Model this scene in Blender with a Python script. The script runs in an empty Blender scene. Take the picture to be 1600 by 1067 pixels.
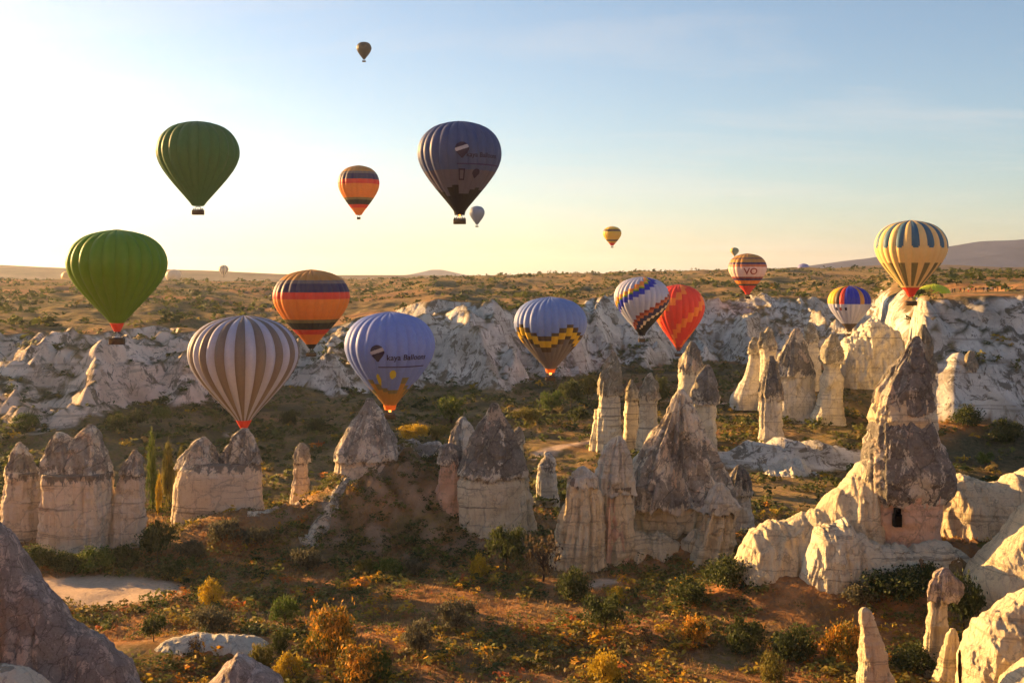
import bpy, bmesh, math, random
import numpy as np
from mathutils import Vector

# ------------------------------------------------------------------ camera, sky, sun, exposure
S = bpy.context.scene
F = 1800.0            # focal length in photo pixels (1600 wide)
HZ = 430.0            # photo row of eye level
cam_d = bpy.data.cameras.new('camera')
cam = bpy.data.objects.new('camera', cam_d)
S.collection.objects.link(cam)
S.camera = cam
cam.location = (0, 0, 0)
cam.rotation_euler = (math.radians(90), 0, 0)
cam_d.sensor_width = 36.0
cam_d.lens = 36.0 * F / 1600.0
cam_d.shift_y = -(533.5 - HZ) / 1600.0
cam_d.clip_start = 0.5
cam_d.clip_end = 60000.0

SUN_AZ = math.radians(57)     # left of the viewing direction
SUN_EL = math.radians(12)
sun_dir = Vector((-math.sin(SUN_AZ) * math.cos(SUN_EL), math.cos(SUN_AZ) * math.cos(SUN_EL), math.sin(SUN_EL)))
sun_d = bpy.data.lights.new('sun', 'SUN')
sun_d.energy = 5.0
sun_d.angle = math.radians(0.5)
sun_d.color = (1.0, 0.56, 0.20)
sun = bpy.data.objects.new('sun', sun_d)
S.collection.objects.link(sun)
sun.rotation_euler = sun_dir.to_track_quat('Z', 'Y').to_euler()

W = bpy.data.worlds.new('World')
S.world = W
W.use_nodes = True
wn = W.node_tree
wn.nodes.clear()
sky = wn.nodes.new('ShaderNodeTexSky')
sky.sky_type = 'NISHITA'
sky.sun_disc = False
sky.sun_elevation = SUN_EL
sky.sun_rotation = -SUN_AZ
sky.altitude = 1000
sky.air_density = 1.0
sky.dust_density = 1.8
sky.ozone_density = 2.0
bg = wn.nodes.new('ShaderNodeBackground')
bg.inputs['Strength'].default_value = 0.05
wo = wn.nodes.new('ShaderNodeOutputWorld')
# thin high cirrus over the whole sky
tc = wn.nodes.new('ShaderNodeTexCoord')
sx = wn.nodes.new('ShaderNodeSeparateXYZ')
wn.links.new(tc.outputs['Generated'], sx.inputs[0])


def wmath(op, a, b):
    x = wn.nodes.new('ShaderNodeMath')
    x.operation = op
    for k, v in enumerate((a, b)):
        if isinstance(v, (int, float)):
            x.inputs[k].default_value = v
        else:
            wn.links.new(v, x.inputs[k])
    return x.outputs[0]


zc = wmath('ADD', wmath('MAXIMUM', sx.outputs[2], 0.0), 0.09)
cb = wn.nodes.new('ShaderNodeCombineXYZ')
wn.links.new(wmath('MULTIPLY', wmath('DIVIDE', sx.outputs[0], zc), 0.55), cb.inputs[0])
wn.links.new(wmath('MULTIPLY', wmath('DIVIDE', sx.outputs[1], zc), 1.5), cb.inputs[1])
cn = wn.nodes.new('ShaderNodeTexNoise')
wn.links.new(cb.outputs[0], cn.inputs['Vector'])
cn.inputs['Scale'].default_value = 0.9
cn.inputs['Detail'].default_value = 7
cn.inputs['Roughness'].default_value = 0.6
cn.inputs['Distortion'].default_value = 0.6
cf = wmath('MULTIPLY', wmath('MAXIMUM', wmath('SUBTRACT', cn.outputs[0], 0.5), 0.0), 1.3)
cm = wn.nodes.new('ShaderNodeMix')
cm.data_type = 'RGBA'
cm.blend_type = 'MIX'
wn.links.new(cf, cm.inputs[0])
wn.links.new(sky.outputs[0], cm.inputs[6])
cm.inputs[7].default_value = (5.2, 4.7, 4.3, 1)
wn.links.new(cm.outputs[2], bg.inputs[0])
wn.links.new(bg.outputs[0], wo.inputs[0])

S.view_settings.view_transform = 'Standard'
S.view_settings.look = 'None'
S.view_settings.gamma = 1.0
S.view_settings.use_curve_mapping = False
S.view_settings.use_white_balance = True
S.view_settings.white_balance_temperature = 6600
S.view_settings.white_balance_tint = 10
S.view_settings.exposure = 1.95
S.render.engine = 'CYCLES'
S.cycles.use_denoising = True
S.cycles.use_adaptive_sampling = True
S.cycles.adaptive_threshold = 0.025
S.cycles.max_bounces = 5
S.cycles.diffuse_bounces = 4
S.cycles.transmission_bounces = 4
S.cycles.transparent_max_bounces = 6
S.cycles.volume_bounces = 0
S.cycles.sample_clamp_indirect = 4.0

COL = S.collection
rng = np.random.default_rng(7)
random.seed(7)
R_ = math.radians

# ------------------------------------------------------------------ noise
_pr = np.random.default_rng(11)
_perm = _pr.permutation(256).astype(np.int64)
_perm = np.concatenate([_perm, _perm, _perm])
_g = _pr.normal(size=(256, 3))
_g /= np.linalg.norm(_g, axis=1)[:, None]
_perm32 = _perm.astype(np.int32)
_ga = _pr.uniform(0, 2 * math.pi, 256)
_gx, _gy = np.cos(_ga).astype(np.float32), np.sin(_ga).astype(np.float32)


def perlin2(x, y, z):
    x, y = np.broadcast_arrays(np.asarray(x, float), np.asarray(y, float))
    k = int(round(z * 37.0)) % 251
    xi, yi = np.floor(x).astype(np.int32), np.floor(y).astype(np.int32)
    fx, fy = (x - xi).astype(np.float32), (y - yi).astype(np.float32)
    u = fx * fx * fx * (fx * (fx * 6 - 15) + 10)
    v = fy * fy * fy * (fy * (fy * 6 - 15) + 10)
    xi &= 255
    yi &= 255
    pa, pb = _perm32[xi + k], _perm32[((xi + 1) & 255) + k]
    y1 = (yi + 1) & 255

    def gr(h, ax, ay):
        return _gx[h] * ax + _gy[h] * ay
    a = gr(_perm32[pa + yi], fx, fy)
    b = gr(_perm32[pb + yi], fx - 1, fy)
    c = gr(_perm32[pa + y1], fx, fy - 1)
    d = gr(_perm32[pb + y1], fx - 1, fy - 1)
    a = a + (b - a) * u
    c = c + (d - c) * u
    return (a + (c - a) * v) * 0.85


def perlin(x, y, z=0.0):
    if np.ndim(z) == 0 and np.ndim(x) > 0:
        return perlin2(x, y, float(z))
    x, y, z = np.broadcast_arrays(np.asarray(x, float), np.asarray(y, float), np.asarray(z, float))
    xi, yi, zi = np.floor(x).astype(np.int64), np.floor(y).astype(np.int64), np.floor(z).astype(np.int64)
    fx, fy, fz = x - xi, y - yi, z - zi
    u, v, w = [f * f * f * (f * (f * 6 - 15) + 10) for f in (fx, fy, fz)]
    xi &= 255; yi &= 255; zi &= 255

    def gr(dx, dy, dz):
        h = _perm[_perm[_perm[(xi + dx) & 255] + ((yi + dy) & 255)] + ((zi + dz) & 255)]
        gg = _g[h]
        return gg[..., 0] * (fx - dx) + gg[..., 1] * (fy - dy) + gg[..., 2] * (fz - dz)
    x00 = gr(0, 0, 0) * (1 - u) + gr(1, 0, 0) * u
    x10 = gr(0, 1, 0) * (1 - u) + gr(1, 1, 0) * u
    x01 = gr(0, 0, 1) * (1 - u) + gr(1, 0, 1) * u
    x11 = gr(0, 1, 1) * (1 - u) + gr(1, 1, 1) * u
    return (x00 * (1 - v) + x10 * v) * (1 - w) + (x01 * (1 - v) + x11 * v) * w


def fbm(x, y, z=0.0, o=4, g=0.5):
    a, s, f = 1.0, 0.0, 1.0
    for k in range(o):
        s = s + a * perlin(x * f + 17.3 * k, y * f - 9.1 * k, np.asarray(z) * f + 3.7 * k)
        a *= g
        f *= 2.03
    return s


def ridged(x, y, z=0.0, o=3, g=0.5):
    a, s, f, n = 1.0, 0.0, 1.0, 0.0
    for k in range(o):
        s = s + a * (1 - np.abs(perlin(x * f + 5.3 * k, y * f + 31.1 * k, np.asarray(z) * f)) * 2.2)
        n += a
        a *= g
        f *= 2.1
    return s / n


def sstep(a, b, x):
    t = np.clip((x - a) / (b - a), 0, 1)
    return t * t * (3 - 2 * t)


def wx(px, Y):
    return (px - 800.0) / F * Y


def wz(py, Y):
    return (HZ - py) / F * Y


# ------------------------------------------------------------------ mesh helpers
def mesh_np(name, V, Q, smooth=True, mats=(), midx=None):
    """V (n,3) float, Q (m,k) int with k = 3 or 4"""
    V = np.asarray(V, np.float32)
    Q = np.asarray(Q, np.int32)
    me = bpy.data.meshes.new(name)
    me.vertices.add(len(V))
    me.vertices.foreach_set('co', V.ravel())
    k = Q.shape[1]
    me.loops.add(Q.size)
    me.loops.foreach_set('vertex_index', Q.ravel())
    me.polygons.add(len(Q))
    me.polygons.foreach_set('loop_start', np.arange(0, Q.size, k, dtype=np.int32))
    for m in mats:
        me.materials.append(m)
    if midx is not None:
        me.polygons.foreach_set('material_index', np.asarray(midx, np.int32))
    me.polygons.foreach_set('use_smooth', np.full(len(Q), smooth, bool))
    me.update(calc_edges=True)
    me.validate()
    return me


def obj(name, me, parent=None, loc=None):
    o = bpy.data.objects.new(name, me)
    COL.objects.link(o)
    if parent:
        o.parent = parent
    if loc is not None:
        o.location = loc
    return o


def tag(o, label=None, cat=None, group=None, kind=None):
    if label:
        o['label'] = label
    if cat:
        o['category'] = cat
    if group:
        o['group'] = group
    if kind:
        o['kind'] = kind
    return o


def grid_quads(nu, nv, wrap=False):
    """vertex index = iv*nu + iu"""
    iu = np.arange(nu if wrap else nu - 1)
    iv = np.arange(nv - 1)
    a = (iv[:, None] * nu + iu[None, :])
    b = (iv[:, None] * nu + ((iu + 1) % nu)[None, :])
    return np.stack([a, b, b + nu, a + nu], -1).reshape(-1, 4)


def attr(me, name, vals):
    at = me.attributes.new(name, 'FLOAT', 'POINT')
    at.data.foreach_set('value', np.asarray(vals, np.float32))


# ------------------------------------------------------------------ materials
class NT:
    def __init__(self, name):
        self.m = bpy.data.materials.new(name)
        self.m.use_nodes = True
        self.t = self.m.node_tree
        self.t.nodes.clear()
        self.out = self.n('ShaderNodeOutputMaterial')

    def n(self, typ, **kw):
        x = self.t.nodes.new(typ)
        for k, v in kw.items():
            setattr(x, k, v)
        return x

    def l(self, a, b):
        self.t.links.new(a, b)

    def val(self, sock, v):
        if hasattr(v, 'is_linked') or hasattr(v, 'links'):
            self.l(v, sock)
        else:
            sock.default_value = v

    def pos(self):
        return self.n('ShaderNodeNewGeometry').outputs['Position']

    def mapp(self, vec, scale=(1, 1, 1)):
        m = self.n('ShaderNodeMapping')
        self.l(vec, m.inputs[0])
        m.inputs['Scale'].default_value = scale
        return m.outputs[0]

    def noise(self, vec, scale, detail=4, rough=0.55, dist=0.0):
        x = self.n('ShaderNodeTexNoise')
        self.l(vec, x.inputs['Vector'])
        x.inputs['Scale'].default_value = scale
        x.inputs['Detail'].default_value = detail
        x.inputs['Roughness'].default_value = rough
        x.inputs['Distortion'].default_value = dist
        return x.outputs[0]

    def ramp(self, fac, stops):
        x = self.n('ShaderNodeValToRGB')
        e = x.color_ramp.elements
        while len(e) < len(stops):
            e.new(0.5)
        for k, (p, c) in enumerate(stops):
            e[k].position = p
            e[k].color = (*c, 1) if len(c) == 3 else c
        self.l(fac, x.inputs[0])
        return x.outputs[0]

    def step(self, fac, a, b):
        x = self.n('ShaderNodeMapRange')
        x.interpolation_type = 'SMOOTHSTEP'
        self.l(fac, x.inputs[0])
        x.inputs[1].default_value = a
        x.inputs[2].default_value = b
        return x.outputs[0]

    def mix(self, fac, a, b, mode='MIX'):
        x = self.n('ShaderNodeMix')
        x.data_type = 'RGBA'
        x.blend_type = mode
        self.val(x.inputs[0], fac)
        for s, v in ((x.inputs[6], a), (x.inputs[7], b)):
            if isinstance(v, tuple):
                s.default_value = (*v, 1)
            else:
                self.l(v, s)
        return x.outputs[2]

    def math(self, op, a, b=None):
        x = self.n('ShaderNodeMath')
        x.operation = op
        self.val(x.inputs[0], a)
        if b is not None:
            self.val(x.inputs[1], b)
        return x.outputs[0]

    def bump(self, h, strength, dist):
        x = self.n('ShaderNodeBump')
        x.inputs['Strength'].default_value = strength
        x.inputs['Distance'].default_value = dist
        self.l(h, x.inputs['Height'])
        return x.outputs[0]

    def attr(self, name):
        x = self.n('ShaderNodeAttribute')
        x.attribute_name = name
        return x.outputs['Fac']

    def bsdf(self, col, rough=0.9, normal=None, spec=0.15):
        b = self.n('ShaderNodeBsdfPrincipled')
        self.val(b.inputs['Base Color'], (*col, 1) if isinstance(col, tuple) else col)
        self.val(b.inputs['Roughness'], rough)
        b.inputs['Specular IOR Level'].default_value = spec
        if normal is not None:
            self.l(normal, b.inputs['Normal'])
        self.l(b.outputs[0], self.out.inputs['Surface'])
        return b


def mat_plain(name, col, rough=0.8):
    t = NT(name)
    n = t.noise(t.pos(), 1.5, 3)
    t.bsdf(t.mix(n, tuple(c * 0.8 for c in col), tuple(min(1, c * 1.15) for c in col)), rough)
    return t.m


def cracks(t, p, scale):
    """thin dark joints between blocks"""
    w = t.noise(p, scale * 2.3, 4, 0.6)
    v = t.n('ShaderNodeTexVoronoi')
    v.feature = 'DISTANCE_TO_EDGE'
    a = t.n('ShaderNodeVectorMath'); a.operation = 'MULTIPLY_ADD'
    t.l(p, a.inputs[0]); a.inputs[1].default_value = (1, 1, 1)
    b = t.n('ShaderNodeVectorMath'); b.operation = 'SCALE'
    c = t.n('ShaderNodeCombineXYZ')
    for k in range(3):
        t.l(w, c.inputs[k])
    t.l(c.outputs[0], b.inputs[0]); b.inputs['Scale'].default_value = 1.6 / scale * 0.5
    t.l(b.outputs[0], a.inputs[2])
    t.l(a.outputs[0], v.inputs['Vector'])
    v.inputs['Scale'].default_value = scale
    return t.step(v.outputs['Distance'], 0.0, 0.045)


def mat_tuff(name, light, mid, stain, strata=1.0, grain=1.0):
    """pale eroded tuff with strata lines, rain streaks, pits and stains"""
    t = NT(name)
    p = t.pos()
    big = t.noise(p, 0.11, 5, 0.65)
    base = t.ramp(big, [(0.32, mid), (0.58, light)])
    streak = t.noise(t.mapp(p, (1.5, 1.5, 0.10)), 1.0, 6, 0.7)
    base = t.mix(t.math('MULTIPLY', t.step(streak, 0.52, 0.64), 0.5), base, stain)
    lines = t.noise(t.mapp(p, (0.03, 0.03, 1.15)), 1.0, 6, 0.78)
    base = t.mix(t.math('MULTIPLY', t.step(lines, 0.565, 0.60), 0.75 * strata), base, tuple(c * 0.55 for c in stain))
    base = t.mix(t.math('MULTIPLY', t.step(lines, 0.43, 0.38), 0.45 * strata), base, tuple(min(1, c * 1.12) for c in light))
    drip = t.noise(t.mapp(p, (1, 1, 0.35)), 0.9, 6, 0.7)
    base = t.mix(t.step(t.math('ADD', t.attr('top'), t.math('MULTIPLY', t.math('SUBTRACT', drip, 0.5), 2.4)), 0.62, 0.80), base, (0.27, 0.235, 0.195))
    lich = t.noise(p, 0.5, 8, 0.75, 0.5)
    base = t.mix(t.math('MULTIPLY', t.step(lich, 0.585, 0.635), 0.5), base, tuple(c * 0.62 for c in stain))
    fine = t.noise(p, 2.8 * grain, 7, 0.75)
    base = t.mix(t.math('MULTIPLY', t.step(fine, 0.46, 0.36), 0.28), base, stain)
    ck = cracks(t, p, 0.22 * grain)
    base = t.mix(t.math('MULTIPLY', t.math('SUBTRACT', 1.0, ck), 0.35), base, tuple(c * 0.45 for c in stain))
    h = t.math('ADD', t.math('MULTIPLY', fine, 1.0), t.math('ADD', t.math('MULTIPLY', lines, 0.7 * strata), t.math('MULTIPLY', streak, 1.1)))
    h = t.math('ADD', h, t.math('MULTIPLY', ck, 0.22))
    t.bsdf(base, 0.95, t.bump(h, 1.0, 0.6), 0.05)
    return t.m


def mat_caprock(name, dark, mid, pale, warm, th=0.535, grain=1.0):
    """dark weathered cap rock with pale lichen and pinkish broken patches"""
    t = NT(name)
    p = t.pos()
    n1 = t.noise(p, 0.16 * grain, 6, 0.7, 0.3)
    base = t.ramp(n1, [(0.34, dark), (0.62, mid)])
    pv = t.mapp(p, (1, 1, 0.62))
    n2 = t.noise(pv, 0.24 * grain, 9, 0.72, 0.5)
    base = t.mix(t.math('MULTIPLY', t.step(n2, th, th + 0.03), 0.9), base, pale)
    n3 = t.noise(pv, 0.17 * grain, 8, 0.7, 0.4)
    base = t.mix(t.math('MULTIPLY', t.step(n3, 0.56, 0.60), 0.85), base, warm)
    fine = t.noise(p, 1.7 * grain, 8, 0.8)
    base = t.mix(t.math('MULTIPLY', t.step(fine, 0.54, 0.64), 0.35), base, pale)
    base = t.mix(t.math('MULTIPLY', t.step(fine, 0.48, 0.38), 0.5), base, tuple(c * 0.7 for c in dark))
    rag = t.noise(t.mapp(p, (1, 1, 0.8)), 0.7, 7, 0.72)
    base = t.mix(t.step(t.math('ADD', t.attr('low'), t.math('MULTIPLY', t.math('SUBTRACT', rag, 0.5), 3.0)), 0.72, 0.88), base, pale)
    ck = cracks(t, p, 0.28 * grain)
    base = t.mix(t.math('MULTIPLY', t.math('SUBTRACT', 1.0, ck), 0.55), base, tuple(c * 0.4 for c in dark))
    h = t.math('ADD', t.math('MULTIPLY', fine, 1.1), t.math('MULTIPLY', n2, 0.8))
    h = t.math('ADD', h, t.math('MULTIPLY', ck, 0.3))
    t.bsdf(base, 0.95, t.bump(h, 1.0, 0.6), 0.05)
    return t.m


M = {}
M['tuff_rose'] = mat_tuff('tuff_rose', (0.93, 0.78, 0.59), (0.86, 0.69, 0.51), (0.64, 0.49, 0.35))  # cream tuff with the warm glow from the left put into its colour
M['tuff_cream'] = mat_tuff('tuff_cream', (0.91, 0.83, 0.62), (0.80, 0.71, 0.51), (0.55, 0.46, 0.32))
M['tuff_gold'] = mat_tuff('tuff_gold', (0.90, 0.77, 0.52), (0.78, 0.65, 0.42), (0.53, 0.42, 0.27), 0.6)
M['tuff_grey'] = mat_tuff('tuff_grey', (0.80, 0.75, 0.62), (0.62, 0.57, 0.46), (0.40, 0.36, 0.28), 0.5)
M['cap_grey'] = mat_caprock('cap_grey', (0.24, 0.215, 0.185), (0.46, 0.415, 0.35), (0.86, 0.77, 0.62), (0.78, 0.61, 0.45), 0.51)
M['cap_dark'] = mat_caprock('cap_dark', (0.16, 0.147, 0.127), (0.31, 0.285, 0.245), (0.74, 0.67, 0.53), (0.66, 0.52, 0.38), 0.54)
M['cap_olive'] = mat_caprock('cap_olive', (0.23, 0.21, 0.155), (0.42, 0.385, 0.29), (0.70, 0.64, 0.48), (0.60, 0.48, 0.33), 0.53)
M['cap_rust'] = mat_caprock('cap_rust', (0.25, 0.22, 0.18), (0.48, 0.415, 0.33), (0.88, 0.77, 0.58), (0.84, 0.64, 0.44), 0.49)
M['plaster_rose'] = mat_tuff('plaster_rose', (0.90, 0.62, 0.44), (0.80, 0.53, 0.37), (0.58, 0.37, 0.25), 0.3)
M['rock_dark'] = mat_caprock('rock_dark', (0.32, 0.275, 0.245), (0.50, 0.435, 0.39), (0.76, 0.65, 0.57), (0.84, 0.70, 0.60), 0.55, 2.6)
M['hole_dark'] = mat_plain('hole_dark', (0.02, 0.016, 0.013))  # shade inside the opening, painted as near-black
M['rock_grey'] = mat_caprock('rock_grey', (0.36, 0.30, 0.26), (0.58, 0.49, 0.43), (0.82, 0.71, 0.62), (0.78, 0.63, 0.53), 0.53, 2.0)


def mat_ground():
    t = NT('valley_ground')
    p = t.pos()
    n1 = t.noise(p, 0.035, 6, 0.65)
    n2 = t.noise(p, 0.22, 6, 0.7, 0.4)
    n3 = t.noise(p, 1.1, 6, 0.75)
    soil = t.ramp(n1, [(0.30, (0.15, 0.105, 0.065)), (0.5, (0.27, 0.18, 0.105)), (0.68, (0.40, 0.26, 0.15))])
    grass = t.ramp(n2, [(0.32, (0.07, 0.08, 0.025)), (0.5, (0.17, 0.155, 0.052)), (0.66, (0.37, 0.26, 0.085))])
    base = t.mix(t.step(n3, 0.38, 0.62), soil, grass)
    rust = t.ramp(n2, [(0.32, (0.24, 0.10, 0.04)), (0.52, (0.46, 0.20, 0.075)), (0.7, (0.56, 0.30, 0.14))])
    base = t.mix(t.math('MULTIPLY', t.attr('rust'), t.step(n3, 0.3, 0.62)), base, rust)
    base = t.mix(t.attr('earth'), base, t.ramp(n2, [(0.3, (0.30, 0.15, 0.075)), (0.7, (0.44, 0.25, 0.13))]))
    scrub = t.ramp(n3, [(0.35, (0.05, 0.054, 0.028)), (0.65, (0.145, 0.13, 0.075))])
    base = t.mix(t.attr('scrub'), base, scrub)
    pale = t.ramp(n3, [(0.3, (0.50, 0.37, 0.26)), (0.7, (0.70, 0.54, 0.40))])
    base = t.mix(t.attr('pale'), base, pale)
    # bare tuff: white to grey, streaked down the slope, dark weathered skins
    tn = t.noise(p, 0.06, 6, 0.65, 0.3)
    tuff = t.ramp(tn, [(0.32, (0.38, 0.355, 0.30)), (0.48, (0.60, 0.57, 0.49)), (0.62, (0.78, 0.75, 0.66))])
    rose = t.ramp(tn, [(0.32, (0.56, 0.44, 0.34)), (0.48, (0.76, 0.63, 0.50)), (0.62, (0.88, 0.77, 0.64))])  # tuff tones with the warm left-hand glow painted in
    tuff = t.mix(t.attr('rose'), tuff, rose)
    ln = t.noise(t.mapp(p, (0.02, 0.02, 0.55)), 1.0, 5, 0.7)
    tuff = t.mix(t.math('MULTIPLY', t.step(ln, 0.56, 0.60), 0.5), tuff, (0.26, 0.22, 0.17))
    dk = t.noise(p, 0.13, 7, 0.75, 0.8)
    tuff = t.mix(t.math('MULTIPLY', t.step(dk, 0.535, 0.575), 0.85), tuff, (0.15, 0.125, 0.085))
    gul = t.noise(t.mapp(p, (1, 0.35, 0.35)), 0.32, 6, 0.75, 0.6)
    tuff = t.mix(t.math('MULTIPLY', t.step(gul, 0.54, 0.60), 0.6), tuff, (0.22, 0.185, 0.135))
    tuff = t.mix(t.math('MULTIPLY', t.step(gul, 0.42, 0.36), 0.5), tuff, (0.80, 0.73, 0.61))
    base = t.mix(t.attr('tuff'), base, tuff)
    h = t.math('ADD', t.math('MULTIPLY', n3, 0.7), t.math('ADD', n2, t.math('MULTIPLY', dk, 0.8)))
    t.bsdf(base, 0.97, t.bump(h, 1.0, 1.1), 0.03)
    return t.m


M['ground'] = mat_ground()

# ------------------------------------------------------------------ terrain
#            px     Yfoot pyfoot Yrim pyrim  Ycrest pycrest
RIM = np.array([
    (-600, 330, 652, 430, 520, 1200, 437),
    (-150, 330, 652, 430, 520, 1200, 437),
    (0,    335, 650, 425, 519, 1200, 437),
    (150,  345, 642, 430, 509, 1250, 438),
    (300,  385, 628, 460, 512, 1300, 440),
    (420,  430, 612, 510, 522, 1300, 440),
    (520,  455, 604, 530, 512, 1400, 438),
    (600,  470, 604, 545, 494, 1500, 437),
    (680,  480, 602, 555, 470, 1500, 434),
    (760,  485, 600, 560, 478, 1500, 431),
    (850,  510, 592, 590, 480, 1500, 428),
    (950,  560, 578, 650, 464, 1450, 426),
    (1050, 600, 566, 690, 466, 1400, 424),
    (1150, 610, 566, 715, 464, 1400, 421),
    (1250, 610, 568, 715, 468, 1400, 419),
    (1370, 590, 576, 690, 470, 1400, 419),
    (1440, 300, 616, 356, 466, 1350, 421),
    (1500, 296, 618, 350, 462, 1300, 424),
    (1600, 292, 622, 346, 461, 1300, 424),
    (1800, 288, 625, 340, 460, 1300, 424),
    (2300, 270, 628, 330, 460, 1300, 424)], float)
RIM[:, 1] = RIM[:, 3] - (RIM[:, 3] - RIM[:, 1]) * np.where(RIM[:, 0] > 1430, 0.60, 1.0)
_px = RIM[:, 0]
ZFOOT = (HZ - RIM[:, 2]) / F * RIM[:, 1]
ZRIM = (HZ - RIM[:, 4]) / F * RIM[:, 3]
ZCR = (HZ - RIM[:, 6]) / F * RIM[:, 5]

# mounds on the valley floor: (px, Y, height, rx, ry)
MOUNDS = [(680, 250, 11.0, 16, 15), (600, 250, 6.5, 14, 15), (530, 240, 4.5, 11, 11), (632, 237, 3.0, 16, 8),
          (372, 233, 6.0, 13, 7), (430, 246, 3.0, 12, 8),
          (1400, 188, 7.5, 26, 15), (1290, 186, 4.0, 16, 12), (1560, 186, 5, 20, 11),
          (1235, 330, 7, 26, 9), (1000, 232, 3.0, 22, 10), (1110, 224, 3.0, 14, 8),
          (120, 238, 2.0, 30, 12), (300, 166, 2.0, 14, 6), (1540, 172, 3, 12, 8)]


def make_cones():
    out = []
    g = np.random.default_rng(5)
    for k in range(130):
        p = g.uniform(-40, 1640)
        I = lambda c: float(np.interp(p, _px, c))
        f = g.uniform(-0.05, 0.8)
        Y = I(RIM[:, 1]) + f * (I(RIM[:, 3]) - I(RIM[:, 1]))
        if p > 1375 and (p < 1440 or f > 0.25 or k % 2):
            continue
        big = g.uniform() ** 2
        out.append((wx(p, Y), Y, 4 + 8 * big, (2.5 + 7.5 * big) * (1.1 - 0.95 * max(f, 0))))
    return out


CONES = make_cones()


def terrain(x, y):
    """height and masks of the land at world x, y (arrays)"""
    x = np.asarray(x, float)
    y = np.asarray(y, float)
    yy = np.maximum(y, 60.0)
    px = np.clip(800 + F * x / yy, -600, 2300)
    I = lambda col: np.interp(px, _px, col)
    Yf, Zf, Yr, Zr, Yc, Zc = I(RIM[:, 1]), I(ZFOOT), I(RIM[:, 3]), I(ZRIM), I(RIM[:, 5]), I(ZCR)
    # spurs and gullies on the wall
    wxx = x + 7 * perlin(x / 40, y / 40, 3.3)
    wyy = y + 7 * perlin(x / 40, y / 40, 8.1)
    r1 = ridged(wxx / 62, wyy / 150, 1.5, 1)
    r2 = ridged(wxx / 26, wyy / 70, 4.5, 1)
    r3 = ridged(wxx / 10, wyy / 24, 7.5, 2)
    spur = (40 * (r1 - 0.5) + 22 * (r2 - 0.5)) * (1 - 0.45 * sstep(1420, 1470, px)) + 5 * (r3 - 0.5)
    t = (y + spur - Yf) / (Yr - Yf)
    near = -55.0
    fl = near + (Zf - near) * np.clip((y - 235) / np.maximum(Yf - 235, 20), 0, 1) ** 1.2
    fl = fl + 1.5 * fbm(x / 38, y / 38, 0.7, 4) + 0.55 * fbm(x / 7, y / 7, 2.2, 3)
    # terraces of the old fields on the valley floor
    tz = 2.6
    q = fl / tz + 0.5 * perlin(x / 30, y / 30, 5.5)
    terr = (np.floor(q) + sstep(0.55, 1.0, q - np.floor(q)) - q) * tz
    fl = fl + terr * sstep(255, 320, y) * 0.8
    # rise to the viewpoint's own rim
    k = 1 - sstep(0, 75, y)
    fl = fl * (1 - k) + (-6 + 2 * fbm(x / 30, y / 30, 1.0)) * k
    # added unseen slope behind the camera, bounces sunlight onto the shaded rocks
    fl = fl + (66 + 10 * fbm(x / 60, y / 60, 15.0, 3)) * (1 - sstep(-150, -8, y))
    for (mp, mY, mh, rx, ry) in MOUNDS:
        mx = wx(mp, mY)
        d2 = ((x - mx) / rx) ** 2 + ((y - mY) / ry) ** 2
        fl = fl + mh * np.exp(-d2) * (1 + 0.28 * fbm(x / 6, y / 6, mh, 3) + 0.42 * (ridged(x / 6.0 + 0.12 * y, y / 20, 3.0, 2) - 0.6))
    # wall
    tc = np.clip(t, 0, 1)
    ledge = 0.5 + 0.12 * perlin(x / 60, y / 60, 12.0)
    prof = np.where(tc < ledge, 0.52 * (tc / ledge) ** 1.25, 0.52 + 0.48 * ((tc - ledge) / (1 - ledge)) ** 0.75)
    rt = sstep(1420, 1470, px)
    zr_l = Zr + (2.5 * fbm(x / 25, y / 25, 6.0, 3) + 7.0 * np.minimum(fbm(x / 75, y / 75, 16.0, 2), 0.15)) * (1 - 0.85 * rt)
    wall = fl + (zr_l - fl) * prof
    qz = wall / 5.0 + 0.35 * perlin(x / 25, y / 25, 19.0)
    tq = (np.floor(qz) + sstep(0.45, 1.0, qz - np.floor(qz)) - qz) * 5.0
    wall = wall + tq * (0.9 - 0.55 * sstep(330, 480, px)) * sstep(0.0, 0.1, t)
    inwall = sstep(0.0, 0.15, t) * (1 - sstep(0.93, 1.08, t))
    wall = wall + inwall * (4.5 * (0.55 - r3) + 1.8 * fbm(x / 4.5, y / 4.5, 2.0, 3) + 7.0 * (r2 - 0.55) + 3.2 * (0.55 - ridged(wxx / 5.2, wyy / 16, 5.0, 2)))
    tent = np.zeros_like(x)
    for (kx, ky, kr, kh) in CONES:
        sel = np.nonzero((np.abs(x - kx) < kr * 1.3) & (np.abs(y - ky) < kr * 1.3))[0] if x.ndim else ()
        if len(sel):
            xs, ys_ = x[sel], y[sel]
            rr = np.hypot(xs - kx + 0.16 * kr * perlin(xs / kr * 2.1, ys_ / kr * 2.1, 3.0), ys_ - ky) / kr
            an = np.arctan2(ys_ - ky, xs - kx)
            rr = rr * (1 + 0.18 * np.sin(an * 5 + kx) + 0.08 * np.sin(an * 11 + ky))
            tent[sel] = np.maximum(tent[sel], kh * np.clip(1 - rr, 0, 1) ** 1.05)
    wall = np.where(rt > 0, wall * (1 - rt) + np.minimum(wall, zr_l - 0.4) * rt, wall) + tent * (1 - 0.6 * rt)
    # plateau
    sp = np.clip((y - Yr) / np.maximum(Yc - Yr, 50), 0, 1)
    plat = zr_l + (Zc - Zr) * sp ** 0.75 + sstep(0.0, 0.15, sp) * (1 - sstep(0.8, 1, sp)) * (3.5 * fbm(x / 120, y / 90, 9.0, 4))
    plat = plat + 1.0 * fbm(x / 18, y / 18, 4.0, 3) * sstep(0, 0.1, sp)
    beyond = np.maximum(y - Yc, 0)
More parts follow.
